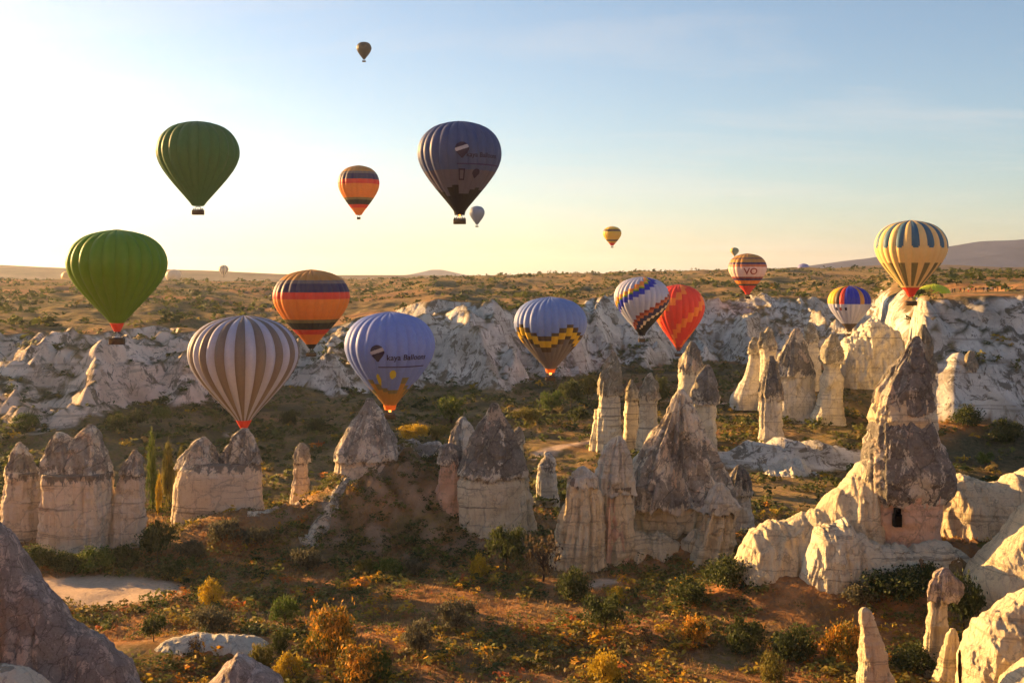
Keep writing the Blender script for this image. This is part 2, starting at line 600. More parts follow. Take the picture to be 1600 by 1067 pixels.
    plat = plat - np.minimum(beyond * 0.02, 26) + sstep(300, 2500, beyond) * 8 * fbm(x / 900, y / 900, 2.5, 3)
    h = np.where(t <= 0, fl, np.where(t < 1, wall, np.where(y > Yr, plat, zr_l)))
    # hollow behind the right-hand ridge
    h = h - 24 * np.exp(-(((x - 171) / 26) ** 2 + ((y - 462) / 66) ** 2)) * sstep(372, 392, y)
    # masks
    nb = fbm(x / 16, y / 16, 21.0, 4)
    nf = fbm(x / 5, y / 5, 23.0, 3)
    tuff = sstep(0.04, 0.08, t + 0.07 * nb + 0.05 * nf) * (1 - sstep(0.93, 0.99, t + 0.12 * nb + 0.05 * nf))
    veg = sstep(0.09, 0.17, fbm(x / 20, y / 26, 33.0, 5) + 0.08 * nf + 0.12 * (r2 - 0.5) * -1)
    tuff = np.clip(tuff * (1 - 0.9 * veg), 0, 1)
    # tuff shows through where mounds are steep / crests
    d = {}
    cr = np.zeros_like(x)
    wm = np.exp(-(((x - wx(1235, 330)) / 26) ** 2 + ((y - 326) / 10) ** 2))
    tuff = np.maximum(tuff, np.maximum(cr, sstep(0.38, 0.5, wm + 0.25 * nb + 0.2 * nf)))
    pale = np.zeros_like(x)
    for pts, w in PATHS:
        for (ax, aY), (bx, bY) in zip(pts[:-1], pts[1:]):
            x0, x1 = wx(ax, aY), wx(bx, bY)
            dx, dy = x1 - x0, bY - aY
            u = np.clip(((x - x0) * dx + (y - aY) * dy) / (dx * dx + dy * dy), 0, 1)
            dist = np.hypot(x - x0 - u * dx, y - aY - u * dy) + 1.2 * nb + 1.2 * nf
            pale = np.maximum(pale, 1 - sstep(w * 0.7, w * 1.2, dist))
    tuff = np.maximum(tuff, (1 - sstep(-14, -4, y)) * sstep(-170, -150, y))  # pale surface of the added slope behind the camera, for its bounce
    d['tuff'] = tuff
    d['pale'] = pale * (1 - tuff)
    d['rust'] = np.clip(sstep(-0.25, 0.25, nb + 0.2) * (1 - sstep(225, 275, y)) + 0.75 * sstep(0.02, 0.3, fbm(x / 45, y / 30, 51.0, 3)) * sstep(255, 290, y) * (1 - sstep(600, 700, y)) * sstep(700, 1100, px), 0, 1)
    onpl = sstep(0.95, 1.1, t)
    d['earth'] = 0.8 * onpl * sstep(0.0, 0.2, fbm(x / 140, y / 45, 61.0, 3)) * (1 - sstep(450, 850, px) * 0.65)
    sl = np.exp(-(((x - wx(640, 240)) / 26) ** 2 + ((y - 236) / 12) ** 2))
    d['scrub'] = np.clip(0.85 * sstep(1250, 1420, px) * sstep(225, 245, y) * (1 - sstep(0.0, 0.1, t)) * sstep(-0.2, 0.1, nb) + sstep(0.05, 0.3, fbm(x / 30, y / 30, 41.0, 4)) * sstep(205, 250, y) * 0.8 * (1 - onpl * 0.1) + 0.35 * sl * sstep(-0.1, 0.2, nb), 0, 1)  # scrub cover; right slope also darkened to paint in the ridge's shade
    d['pale'] = np.maximum(d['pale'], 0.39 * sstep(0.1, 0.5, sl) * sstep(-0.1, 0.2, nf + 0.5 * (ridged(x / 6.0 + 0.12 * y, y / 20, 3.0, 2) - 0.6)))
    d['rose'] = 1 - sstep(250, 620, px)  # pink glow painted on the left cliffs, fading out to the right
    d['t'] = t
    return h, d


PATHS = [([(40, 203), (130, 203), (205, 200)], 9.0), ([(835, 335), (880, 352), (935, 366), (975, 372)], 2.2),
         ([(1040, 455), (1120, 452), (1160, 470)], 1.4),
         ([(410, 243), (455, 252), (520, 250)], 2.5), ([(925, 203), (955, 207)], 1.6)]


def grid_lines(lo, a, b, hi, step, grow=1.09):
    mid = list(np.arange(a, b, step))
    up, s, v = [], step, b
    while v < hi:
        up.append(v)
        s *= grow
        v += s
    up.append(hi)
    dn, s, v = [], step, a - step
    while v > lo:
        dn.append(v)
        s *= grow
        v -= s
    dn.append(lo)
    return np.array(dn[::-1] + mid + up)


def build_terrain():
    gx = grid_lines(-16000, -235, 235, 16000, 1.5, 1.08)
    gy = grid_lines(-400, 140, 730, 26000, 1.5, 1.045)
    X, Y = np.meshgrid(gx, gy)
    Z, d = terrain(X.ravel(), Y.ravel())
    GRID['x'], GRID['y'], GRID['z'] = gx, gy, Z.reshape(X.shape)
    GRID['t'] = d['t'].reshape(X.shape)
    GRID['pale'] = d['pale'].reshape(X.shape)
    zy, zx = np.gradient(Z.reshape(X.shape), gy, gx)
    slope = np.hypot(zx, zy).ravel()
    nz = fbm(X.ravel() / 9, Y.ravel() / 9, 27.0, 3)
    steep = sstep(0.75, 0.95, slope + 0.35 * nz) * sstep(262, 275, Y.ravel()) * (1 - sstep(900, 1100, Y.ravel()))
    inw = sstep(0.02, 0.1, d['t']) * (1 - sstep(0.9, 1.0, d['t']))
    ledge = (1 - sstep(0.46, 0.58, slope + 0.5 * nz)) * inw
    d['tuff'] = np.maximum(d['tuff'] * (1 - 0.95 * ledge), steep)
    d['scrub'] = np.maximum(d['scrub'], 0.8 * ledge)
    for k in ('pale', 'earth', 'scrub'):
        d[k] = d[k] * (1 - steep)
    GRID['tuff'] = d['tuff'].reshape(X.shape)
    V = np.stack([X.ravel(), Y.ravel(), Z], 1)
    me = mesh_np('ground', V, grid_quads(len(gx), len(gy)), True, [M['ground']])
    for k in ('tuff', 'rust', 'pale', 'earth', 'scrub', 'rose'):
        attr(me, k, d[k])
    o = obj('ground', me)
    tag(o, kind='structure')
    print('terrain verts', len(V))
    return o


GRID = {}
build_terrain()


def look(x, y, key='z'):
    """bilinear look-up in the land sheet"""
    gx, gy, Z = GRID['x'], GRID['y'], GRID[key]
    x, y = np.asarray(x, float), np.asarray(y, float)
    i = np.clip(np.searchsorted(gx, x) - 1, 0, len(gx) - 2)
    j = np.clip(np.searchsorted(gy, y) - 1, 0, len(gy) - 2)
    u = (x - gx[i]) / (gx[i + 1] - gx[i])
    v = (y - gy[j]) / (gy[j + 1] - gy[j])
    return (Z[j, i] * (1 - u) + Z[j, i + 1] * u) * (1 - v) + (Z[j + 1, i] * (1 - u) + Z[j + 1, i + 1] * u) * v


def gz(x, y):
    return float(look(x, y))


def ground_at(px, py, y0=120.0, y1=1500.0):
    """where the sight line of a photo pixel meets the land"""
    ys = np.geomspace(y0, y1, 900)
    h = look(wx(px, ys), ys)
    below = wz(py, ys) <= h
    k = int(np.argmax(below)) if below.any() else len(ys) - 1
    return wx(px, ys[k]), ys[k], h[k]


# ------------------------------------------------------------------ far hills
def far_ridge(name, pts, Y, depth, mat, rough=0.1, base=-40.0, n=260, tree=0.0, seed=0.0):
    pts = np.array(pts, float)
    px = np.linspace(pts[0, 0], pts[-1, 0], n)
    top = np.interp(px, pts[:, 0], pts[:, 1])
    zt = wz(top, Y)
    X = wx(px, Y)
    m = 25
    ph = np.linspace(-1, 1, m)
    PX, PH = np.meshgrid(X, ph)
    ZT = np.broadcast_to(zt, PX.shape)
    prof = np.cos(PH * math.pi / 2) ** 1.3
    YY = Y + PH * depth
    amp = (zt.max() - base) * rough
    Z = base + (ZT - base) * prof + amp * (ridged(PX / depth * 2.2, YY / depth * 2.2, seed, 4) - 0.6) * (prof * (1 - prof) * 4 + 0.12)
    V = np.stack([PX, YY, Z], -1).reshape(-1, 3)
    o = obj(name, mesh_np(name, V, grid_quads(n, m), True, [mat]))
    tag(o, kind='structure')
    return o


def mat_hill(name, a, b):
    t = NT(name)
    n = t.noise(t.pos(), 0.004, 7, 0.7)
    t.bsdf(t.ramp(n, [(0.35, a), (0.65, b)]), 1.0, None, 0.0)
    return t.m


M['hill_brown'] = mat_hill('hill_brown', (0.11, 0.085, 0.055), (0.24, 0.18, 0.12))
M['hill_slate'] = mat_hill('hill_slate', (0.018, 0.026, 0.075), (0.045, 0.055, 0.12))  # blue of the distant haze put into the hill colour
far_ridge('distant_hills', [(-900, 418), (-300, 408), (0, 414), (60, 417), (130, 420), (260, 421), (330, 423), (430, 428), (520, 430), (640, 430), (760, 431), (900, 431), (1100, 430)], 4200, 900, M['hill_brown'], 0.05, -45, 420, 0, 2.0)
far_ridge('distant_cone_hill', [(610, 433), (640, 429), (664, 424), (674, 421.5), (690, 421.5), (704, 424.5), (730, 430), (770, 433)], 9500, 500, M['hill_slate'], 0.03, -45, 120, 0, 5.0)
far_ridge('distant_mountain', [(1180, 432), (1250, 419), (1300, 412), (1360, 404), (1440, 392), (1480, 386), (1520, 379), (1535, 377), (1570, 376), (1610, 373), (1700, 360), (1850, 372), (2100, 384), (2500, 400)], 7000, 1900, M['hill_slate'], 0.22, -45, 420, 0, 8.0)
far_ridge('distant_slope', [(1250, 426), (1330, 417), (1400, 413), (1480, 414), (1560, 418), (1640, 417), (1900, 412), (2300, 415)], 2600, 500, M['hill_brown'], 0.06, -30, 260, 0, 3.0)

# ------------------------------------------------------------------ rock columns and cones
def loft(rows, Y, org, depth=0.85, amp=0.5, rough=0.35, flute=0.0, strata=0.0, seed=0.0, ragged=0.0, under=False, sink=0.0, dens=1.0, yoff=0.0, jag=0.0):
    """closed rock body from an outline (row, left, right) with its own depth; returns V, Q in local metres"""
    rows = sorted(rows)
    py = np.array([r[0] for r in rows], float)
    xl = wx(np.array([r[1] for r in rows], float), Y)
    xr = wx(np.array([r[2] for r in rows], float), Y)
    z = wz(py, Y)
    wpx = max(r[2] - r[1] for r in rows)
    hpx = py[-1] - py[0]
    na = int(np.clip(wpx * 1.25, 36, 140) * dens)
    nl = int(np.clip(hpx * 0.7, 24, 150) * dens)
    if sink:
        z = np.append(z, z[-1] - sink)
        f = 0.06 * (xr[-1] - xl[-1])
        xl = np.append(xl, xl[-1] - f)
        xr = np.append(xr, xr[-1] + f)
    zz = np.linspace(z[0], z[-1], nl)
    # finer rings near the tip
    zz = z[0] + (z[-1] - z[0]) * np.linspace(0, 1, nl) ** 1.15
    L = np.interp(-zz, -z, xl)
    Rr = np.interp(-zz, -z, xr)
    ker = np.array([1, 2, 3, 2, 1.]) / 9
    if nl > 20:
        L[2:-2] = np.convolve(L, ker, 'valid')
        Rr[2:-2] = np.convolve(Rr, ker, 'valid')
    c = (L + Rr) / 2
    a = np.maximum((Rr - L) / 2, 0.02)
    th = np.linspace(0, 2 * math.pi, na, endpoint=False)
    TH, A = np.meshgrid(th, a)
    _, C = np.meshgrid(th, c)
    _, Z = np.meshgrid(th, zz)
    cs, sn = np.cos(TH), np.sin(TH)
    p = 0.82
    ex, ey = np.sign(cs) * np.abs(cs) ** p, np.sign(sn) * np.abs(sn) ** p
    X0 = C + A * ex
    Y0 = A * ey * depth
    s1, s2 = max(2.5, A.max() * 0.55), 1.7
    dsp = amp * (fbm((X0 + seed) / s1, Y0 / s1, Z / s1 + seed, 4) * 1.3)
    dsp += rough * (fbm(X0 / s2 + seed, Y0 / s2, Z / s2 * 1.2, 4, 0.6))
    if jag:
        dsp += jag * (ridged(X0 / 3.1 + seed, Y0 / 3.1, Z / 3.8, 3) - 0.6)
    if flute:
        fw = np.clip(A / (0.5 * A.max()), 0.15, 1.2)
        dsp += fw * flute * (0.6 * (ridged(ex * 1.7 + seed, ey * 1.7, Z / 34, 1) - 0.7) - 1.0 * np.clip(ridged(ex * 3.1 + seed, ey * 3.1, Z / 26, 1) - 0.45, 0, 1) - 0.55 * np.clip(ridged(ex * 7.0 + seed, ey * 7.0, Z / 18, 2) - 0.4, 0, 1) + 0.3)
    if strata:
        zz_ = Z + 0.5 * perlin(X0 / 9, Y0 / 9, Z / 9)
        dsp += strata * (perlin(zz_ * 0.8 + seed, zz_ * 0 + 0.37, zz_ * 0 + 0.61) + 0.6 * perlin(zz_ * 2.3, zz_ * 0 + 0.7 + seed, zz_ * 0 + 0.2))
    lim = A * 0.42
    dsp = np.clip(dsp, -lim, lim)
    X = X0 + dsp * ex
    Yv = Y0 + dsp * ey
    if ragged:
        w = np.linspace(0, 1, nl)[:, None] ** 6
        Z = Z + w * ragged * (fbm(ex * 3.4 + seed, ey * 3.4, Z * 0 + seed, 5, 0.6) * 1.15)
    V = np.stack([X - org[0], Yv + Y - org[1] + yoff, Z - org[2]], -1).reshape(-1, 3)
    Q = grid_quads(na, nl, True)
    Q = Q[:, ::-1]
    # caps
    top = len(V)
    V = np.vstack([V, V[:na].mean(0) + [0, 0, 0.05]])
    ring = np.arange(na)
    T = np.stack([np.full(na, top), ring, (ring + 1) % na, (ring + 1) % na], 1)
    Q = np.vstack([Q, T])
    if under:
        b0 = (nl - 1) * na
        inn = V[b0:b0 + na].copy()
        m = inn.mean(0)
        inn = m + (inn - m) * 0.72
        inn[:, 2] += 0.5
        st = len(V)
        V = np.vstack([V, inn])
        Q = np.vstack([Q, np.stack([b0 + ring, st + ring, st + (ring + 1) % na, b0 + (ring + 1) % na], 1)])
    return V, Q


def fix_tris(me_name, V, Q, mats, midx=None):
    """quads whose last two corners coincide become triangles"""
    me = bpy.data.meshes.new(me_name)
    faces = [tuple(q) if q[2] != q[3] else tuple(q[:3]) for q in Q.tolist()]
    me.from_pydata(V.tolist(), [], faces)
    for m in mats:
        me.materials.append(m)
    me.polygons.foreach_set('use_smooth', np.ones(len(faces), bool))
    me.update()
    return me


def box_vq(x0, x1, y0, y1, z0, z1):
    V = np.array([(x, y, z) for z in (z0, z1) for y in (y0, y1) for x in (x0, x1)], float)
    Q = np.array([(0, 2, 3, 1), (4, 5, 7, 6), (0, 1, 5, 4), (2, 6, 7, 3), (0, 4, 6, 2), (1, 3, 7, 5)])
    return V, Q


OBST = []      # footprints kept clear of plants: x, y, radius


def joined(parts):
    Vs, Qs, n = [], [], 0
    for V, Q in parts:
        Vs.append(V)
        Qs.append(Q + n)
        n += len(V)
    return np.vstack(Vs), np.vstack(Qs)


def chimney(label, Y, caps, shaft, capm='cap_grey', shm='tuff_cream', name='fairy_chimney', cat='rock column', group='fairy chimneys of the valley', seed=None, depth=0.85,
            amp=0.5, flute=0.5, strata=0.16, ragged=0.9, camp=0.7, sink=5.0, extra=(), cjag=0.9, coff=0.0, cfl=0.9, hole=()):
    seed = seed if seed is not None else (len(OBST) * 3.17) % 60
    x0 = wx((shaft[-1][1] + shaft[-1][2]) / 2, Y)
    zb = wz(shaft[-1][0], Y)
    org = (x0, Y, zb)
    e = bpy.data.objects.new(name, None)
    COL.objects.link(e)
    e.location = org
    e.empty_display_size = 2
    tag(e, label, cat, group)
    V, Q = joined([loft(shaft, Y, org, depth, amp, 0.22, flute, strata, seed, sink=sink)] +
                  [loft(r, Y + dy, org, depth, amp, 0.25, flute, strata, seed + 3, sink=sink) for r, dy in extra])
    if hole:
        # cut a real opening in the front of the shaft and set a niche behind it, its shade put into a near-black colour
        fc = V[Q].mean(1)
        cut = np.zeros(len(Q), bool)
        yf = V[:, 1].min() * 0.93
        sc = (Y + yf) / Y
        parts_ = []
        for (hx0, hx1, hy0, hy1) in hole:
            X0, X1 = wx(hx0, Y) * sc - org[0], wx(hx1, Y) * sc - org[0]
            Z0, Z1 = wz(hy1, Y) * sc - org[2], wz(hy0, Y) * sc - org[2]
            cut |= (fc[:, 0] > X0) & (fc[:, 0] < X1) & (fc[:, 2] > Z0) & (fc[:, 2] < Z1) & (fc[:, 1] < 0)
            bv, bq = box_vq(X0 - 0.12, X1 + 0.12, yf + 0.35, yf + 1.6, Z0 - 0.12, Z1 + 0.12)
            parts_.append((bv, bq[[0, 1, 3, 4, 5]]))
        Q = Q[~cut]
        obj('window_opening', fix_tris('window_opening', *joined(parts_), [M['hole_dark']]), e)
    sh = obj('shaft', fix_tris('shaft', V, Q, [M[shm]]), e)
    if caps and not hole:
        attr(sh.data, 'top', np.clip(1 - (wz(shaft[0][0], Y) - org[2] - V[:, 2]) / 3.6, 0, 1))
    if caps:
        V, Q = joined([loft(r, Y + coff, org, depth, camp * 0.8, 0.22, cfl, 0.12, seed + 7 + k, ragged=ragged, under=True, jag=cjag * 0.4) for k, r in enumerate(caps)])
        cp = obj('cap', fix_tris('cap', V, Q, [M[capm]]), e)
        attr(cp.data, 'low', np.clip(1 - (V[:, 2] - (wz(max(r[-1][0] for r in caps), Y) - org[2])) / 3.4, 0, 1) * (0.0 if capm == 'tuff_grey' else 1.0))
    OBST.append((x0, Y, (wx(shaft[0][2], Y) - wx(shaft[0][1], Y)) * 0.55))
    return e


def mound_rock(label, crest, Y, depth, base_py, mat, name='rock_ridge', cat='rock', amp=1.2, seed=0.0, n=None, power=0.7, jag=0.8, front=None, mats2=None, group=None, back=1.0, yslope=0.0, flute=0.0):
    """a ridge of rock: crest outline (px, py), rounded front and back slopes, buried foot"""
    crest = np.array(crest, float)
    n = n or int(np.clip((crest[-1, 0] - crest[0, 0]) * 0.9, 50, 260))
    px = np.linspace(crest[0, 0], crest[-1, 0], n)
    cz = np.interp(px, crest[:, 0], crest[:, 1])
    ker = np.ones(5) / 5
    cz[2:-2] = np.convolve(cz, ker, 'valid')
    Yc = Y + yslope * (px - px.mean())
    X = wx(px, Yc)
    zt = wz(cz, Yc)
    zb = wz(base_py, Y)
    m = 80
    ph = np.linspace(-math.pi / 2, math.pi / 2, m)
    PX, PH = np.meshgrid(X, ph)
    YC = np.broadcast_to(Yc, PX.shape)
    ZT = np.broadcast_to(zt, PX.shape)
    ends = np.sqrt(np.clip(np.minimum(np.arange(n), np.arange(n)[::-1]) / (n * 0.12), 0.02, 1))
    dep = depth * np.where(PH < 0, 1.0, back) * ends[None, :]
    cp = np.cos(PH) ** power
    YY = YC + np.sin(PH) * dep
    Z = zb - 4 + (ZT - zb + 4) * cp
    d = amp * fbm(PX / 7 + seed, YY / 7, Z / 7, 4) + jag * (ridged(PX / 3.4 + seed, YY / 3.4, Z / 4.5, 3) - 0.6)
    wv = PX + 1.5 * perlin(PX / 6, YY / 6, Z / 6)
    d = d + 0.7 * flute * (ridged(wv / 8 + seed, YY / 40, Z / 40, 1) - 0.7) - (0.5 + flute) * np.clip(ridged(wv / 4.2 + seed, YY / 30, Z / 30, 1) - 0.5, 0, 1) - 0.6 * (0.5 + flute) * np.clip(ridged(wv / 1.7 + seed, YY / 14, Z / 14, 2) - 0.4, 0, 1) + 0.45 * fbm(PX / 1.5, YY / 1.5, Z / 1.5, 4, 0.6)
    d = d * np.clip((ZT - zb + 4) / 8, 0.1, 1)
    YY = YY + d * np.sin(PH)
    Z = Z + d * np.cos(PH) * 0.6
    org = (float(X.mean()), Y, zb)
    V = np.stack([PX - org[0], YY - org[1], Z - org[2]], -1).reshape(-1, 3)
    me = mesh_np(name, V, grid_quads(n, m), True, [M[mat]])
    o = obj(name, me, None, org)
    tag(o, label, cat, group)
    for k in range(0, n, max(1, n // 6)):
        OBST.append((float(X[k]), float(Yc[k]), depth * 0.7))
    return o


GF = 'fairy chimneys of the valley'
# --- left foreground row
chimney('leftmost cream rock column with a narrow grey cap at the frame edge', 233,
        [[(690, 29, 34), (700, 22, 42), (716, 15, 50), (730, 10, 56), (742, 7, 59)]],
        [(737, 12, 64), (760, 9, 66), (800, 6, 67), (858, 3, 68)], shm='tuff_rose', seed=1.2)
chimney('broad cream rock column with a two-peaked grey cap, widest of the left row', 228,
        [[(663, 136, 143), (672, 126, 152), (690, 112, 160), (708, 103, 167), (726, 100, 172), (743, 101, 176)],
         [(675, 86, 95), (686, 79, 112), (704, 73, 120), (724, 69, 126), (743, 67, 128)]],
        [(737, 71, 172), (770, 69, 173), (800, 67, 174), (850, 65, 173), (869, 64, 172)], shm='tuff_rose', flute=0.9, seed=9.0)
chimney('slim cream rock column with a small pale cap, right end of the left row', 230,
        [[(703, 208, 214), (712, 202, 219), (726, 194, 221), (742, 187, 223)]],
        [(738, 189, 220), (760, 184, 224), (790, 176, 226), (830, 172, 227), (858, 170, 226)], shm='tuff_rose', seed=14.0)
chimney('wide cream rock block wearing two grey conical caps below the striped balloon', 243,
        [[(682, 316, 323), (690, 304, 329), (704, 289, 337), (718, 280, 344), (733, 274, 349)],
         [(669, 379, 387), (678, 369, 394), (694, 356, 401), (708, 347, 406), (722, 342, 409)]],
        [(722, 300, 403), (732, 279, 405), (760, 274, 407), (800, 269, 410), (846, 266, 412)], shm='tuff_rose', flute=0.5, seed=21.0, depth=0.55)
chimney('thin solitary rock pillar with a rounded grey head', 258,
        [[(692, 467, 474), (700, 462, 480), (712, 459, 483), (723, 460, 483)]],
        [(718, 462, 480), (750, 458, 481), (780, 453, 482), (810, 447, 484)], shm='tuff_rose', seed=25.0, amp=0.3, camp=0.4)
# --- centre
chimney('pale streaked rock cone rising behind the brown slope, under the blue lettered balloon', 247,
        [[(622, 574, 582), (634, 567, 590), (644, 561, 596), (666, 545, 606), (688, 532, 617), (703, 525, 622), (718, 522, 624)]],
        [(710, 528, 614), (749, 519, 625), (775, 512, 640), (805, 498, 655)], capm='cap_grey', shm='tuff_rose', seed=31.0, camp=0.5, depth=0.8)
chimney('squat rock peak with pale blotches left of the large central column', 262,
        [[(651, 721, 727), (662, 712, 735), (678, 704, 744), (700, 698, 748), (716, 694, 750)]],
        [(708, 700, 746), (740, 694, 752)], seed=36.0)
chimney('stubby pink rock pillar at the left foot of the large central column', 238,
        [[(693, 696, 708), (700, 688, 714), (712, 684, 719), (724, 685, 722)]],
        [(718, 688, 719), (740, 686, 721), (775, 682, 726)], shm='plaster_rose', seed=39.0, amp=0.5)
chimney('large central rock column with pointed dark cap and sunlit left edge', 236,
        [[(630, 768, 776), (638, 763, 781), (652, 755, 788), (666, 747, 796), (688, 736, 806), (709, 726, 815), (726, 719, 820), (742, 715, 822)]],
        [(734, 721, 812), (760, 717, 818), (797, 717, 822), (830, 720, 824), (850, 722, 826)], capm='cap_dark', seed=44.0, flute=0.6, ragged=1.3,
        extra=[([(738, 800, 822), (760, 798, 827), (797, 800, 833), (830, 800, 842), (850, 800, 850)], 4)])
chimney('small grey capped column right of the large central column', 272,
        [[(706, 852, 858), (714, 848, 864), (724, 843, 868), (733, 840, 869)]],
        [(728, 842, 866), (750, 838, 869), (775, 836, 874), (812, 829, 880)], shm='tuff_grey', seed=48.0, amp=0.3)
chimney('tiny rock pinnacle with pink broken side behind the central column', 300,
        [[(667, 809, 813), (674, 804, 817), (686, 802, 819), (693, 803, 819)]],
        [(689, 804, 817), (705, 803, 817), (730, 800, 822)], seed=51.0, amp=0.2, camp=0.25)
# --- right of centre, distant columns
chimney('tall ribbed column with a ragged grey head, leftmost of the distant group', 345,
        [[(549, 956, 961), (556, 951, 965), (569, 943, 969), (582, 938, 971), (600, 936, 971), (617, 934, 971)]],
        [(608, 938, 968), (640, 935, 969), (670, 933, 971), (700, 930, 973), (728, 925, 976)], capm='cap_olive', seed=54.0, strata=0.25, amp=0.4,
        extra=[([(640, 930, 944), (670, 926, 948), (690, 921, 950), (728, 916, 955)], 2)])
chimney('slender column with a small pointed head beside the tall ribbed one', 350,
        [[(593, 985, 989), (602, 981, 994), (612, 979, 998), (624, 978, 999)]],
        [(618, 980, 996), (640, 977, 997), (670, 975, 998), (702, 972, 1000)], capm='cap_olive', seed=57.0, strata=0.25, amp=0.3)
chimney('cream column with a conical olive head, third of the distant group', 340,
        [[(582, 1014, 1018), (590, 1008, 1022), (600, 1003, 1026), (614, 999, 1030), (624, 999, 1029)]],
        [(618, 1001, 1027), (650, 999, 1027), (690, 995, 1028), (715, 993, 1030)], capm='cap_olive', seed=60.0, strata=0.25, amp=0.3)
chimney('thick grey capped column standing behind the big streaked cone', 362,
        [[(534, 1079, 1085), (544, 1073, 1090), (556, 1067, 1095), (570, 1061, 1099), (580, 1060, 1099)]],
        [(574, 1062, 1095), (610, 1059, 1096), (660, 1056, 1098), (700, 1054, 1100)], capm='cap_dark', seed=63.0, amp=0.35)
chimney('column with a leaning hood and an orange lit edge right of the big cone', 335,
        [[(569, 1103, 1109), (578, 1095, 1113), (591, 1086, 1117), (606, 1082, 1120), (620, 1080, 1123), (631, 1081, 1122)]],
        [(624, 1086, 1118), (660, 1085, 1118), (700, 1084, 1120), (725, 1082, 1122)], capm='cap_dark', seed=66.0, strata=0.22, amp=0.35)
chimney('tall straight banded column with a hooded cap on the open field', 345,
        [[(556, 1203, 1209), (566, 1198, 1213), (580, 1193, 1217), (598, 1188, 1221), (614, 1186, 1224), (624, 1187, 1224)]],
        [(618, 1188, 1220), (650, 1187, 1221), (690, 1185, 1223), (722, 1184, 1225)], capm='cap_dark', shm='tuff_grey', seed=69.0, strata=0.3, amp=0.3)
chimney('grey pillar with a flaring left foot behind the banded column', 440,
        [[(527, 1176, 1181), (536, 1171, 1186), (546, 1169, 1189), (553, 1169, 1189)]],
        [(549, 1171, 1187), (575, 1167, 1189), (592, 1160, 1192), (618, 1143, 1198)], capm='cap_olive', shm='tuff_grey', seed=72.0, amp=0.4)
chimney('twin-headed pillar just behind the hooded banded column', 430,
        [[(511, 1199, 1204), (522, 1194, 1209), (534, 1189, 1213), (544, 1188, 1215)], [(518, 1189, 1193), (530, 1186, 1198), (544, 1185, 1200)]],
        [(540, 1189, 1213), (580, 1188, 1214), (630, 1186, 1216)], capm='cap_olive', shm='tuff_cream', seed=75.0, amp=0.4)
chimney('dark broad cone with pale spots left of the knobbly pillar', 415,
        [[(513, 1243, 1248), (524, 1235, 1253), (540, 1225, 1259), (556, 1215, 1265), (574, 1208, 1270), (588, 1205, 1273)]],
        [(580, 1210, 1268), (610, 1205, 1272), (648, 1198, 1280)], capm='cap_dark', shm='tuff_grey', seed=78.0, amp=0.8)
chimney('small sunny pinnacle peeping over the dark broad cone', 455,
        [[(504, 1263, 1268), (512, 1258, 1274), (524, 1255, 1278), (534, 1254, 1279)]],
        [(530, 1256, 1277), (560, 1253, 1281), (590, 1250, 1285)], capm='cap_olive', seed=81.0, amp=0.4)
chimney('knobbly cream pillar with several swellings left of the tall cone', 405,
        [[(522, 1298, 1304), (532, 1290, 1311), (546, 1283, 1316), (560, 1280, 1318), (568, 1283, 1317)]],
        [(562, 1285, 1314), (576, 1288, 1312), (592, 1280, 1320), (610, 1283, 1316), (630, 1276, 1316), (650, 1268, 1320)], capm='cap_olive', seed=84.0, amp=0.7, camp=0.9)
chimney('short white cone pillar below the right-hand ridge', 312,
        [[(548, 1515, 1519), (556, 1510, 1523), (570, 1508, 1526), (580, 1508, 1527)]],
        [(574, 1510, 1525), (600, 1507, 1529), (632, 1501, 1535), (650, 1498, 1540)], capm='cap_olive', shm='tuff_cream', seed=87.0, amp=0.3)
chimney('dark slender spire directly behind the tall cave cone', 250,
        [[(507, 1441, 1446), (520, 1437, 1451), (540, 1433, 1456), (570, 1430, 1460), (600, 1428, 1463)]],
        [(592, 1432, 1460), (640, 1430, 1462), (700, 1428, 1464)], capm='cap_olive', seed=90.0, amp=0.4)
# --- big cone and its neighbours
chimney('great streaked rock cone with orange lit ribs, centre right', 232,
        [[(608, 1060, 1067), (620, 1052, 1074), (635, 1043, 1080), (655, 1031, 1089), (672, 1020, 1098), (692, 1007, 1108), (712, 996, 1117), (735, 984, 1128), (755, 977, 1137), (772, 972, 1142), (786, 970, 1143)]],
        [(770, 980, 1128), (790, 973, 1118), (822, 971, 1108), (850, 969, 1098), (886, 962, 1095)], capm='cap_rust', shm='tuff_gold', seed=95.0, flute=1.6, amp=0.9, cjag=1.6, camp=1.0, ragged=2.2, cfl=2.2)
chimney('pale lumpy dome leaning on the left of the great streaked cone', 222,
        [[(681, 962, 970), (692, 952, 978), (708, 942, 984), (730, 933, 988), (752, 927, 990), (770, 925, 992)]],
        [(758, 932, 988), (800, 930, 990), (868, 925, 995)], capm='tuff_grey', shm='tuff_gold', seed=99.0, cjag=1.4, flute=0.9)
chimney('cream ribbed buttress with a whitish rounded top left of the great cone', 217,
        [[(728, 908, 916), (734, 899, 924), (746, 890, 930), (760, 886, 935)]],
        [(745, 892, 930), (770, 885, 938), (800, 879, 944), (830, 872, 948), (875, 860, 950)], capm='tuff_grey', shm='tuff_gold', seed=103.0, flute=1.3, amp=0.6)
chimney('narrow pinkish rib of rock between buttress and great cone', 220,
        [], [(757, 950, 962), (780, 946, 968), (820, 942, 974), (850, 938, 978), (880, 930, 985)], shm='plaster_rose', seed=107.0, flute=0.8)
chimney('small pointed cone with white streaked tip and yellow lit edge', 217,
        [[(754, 1120, 1127), (762, 1113, 1135), (772, 1108, 1143), (785, 1101, 1152), (800, 1097, 1158)]],
        [(790, 1104, 1150), (806, 1098, 1148), (840, 1089, 1146), (870, 1076, 1142), (892, 1066, 1140)], capm='tuff_grey', shm='tuff_gold', seed=111.0, flute=1.4, amp=0.7)
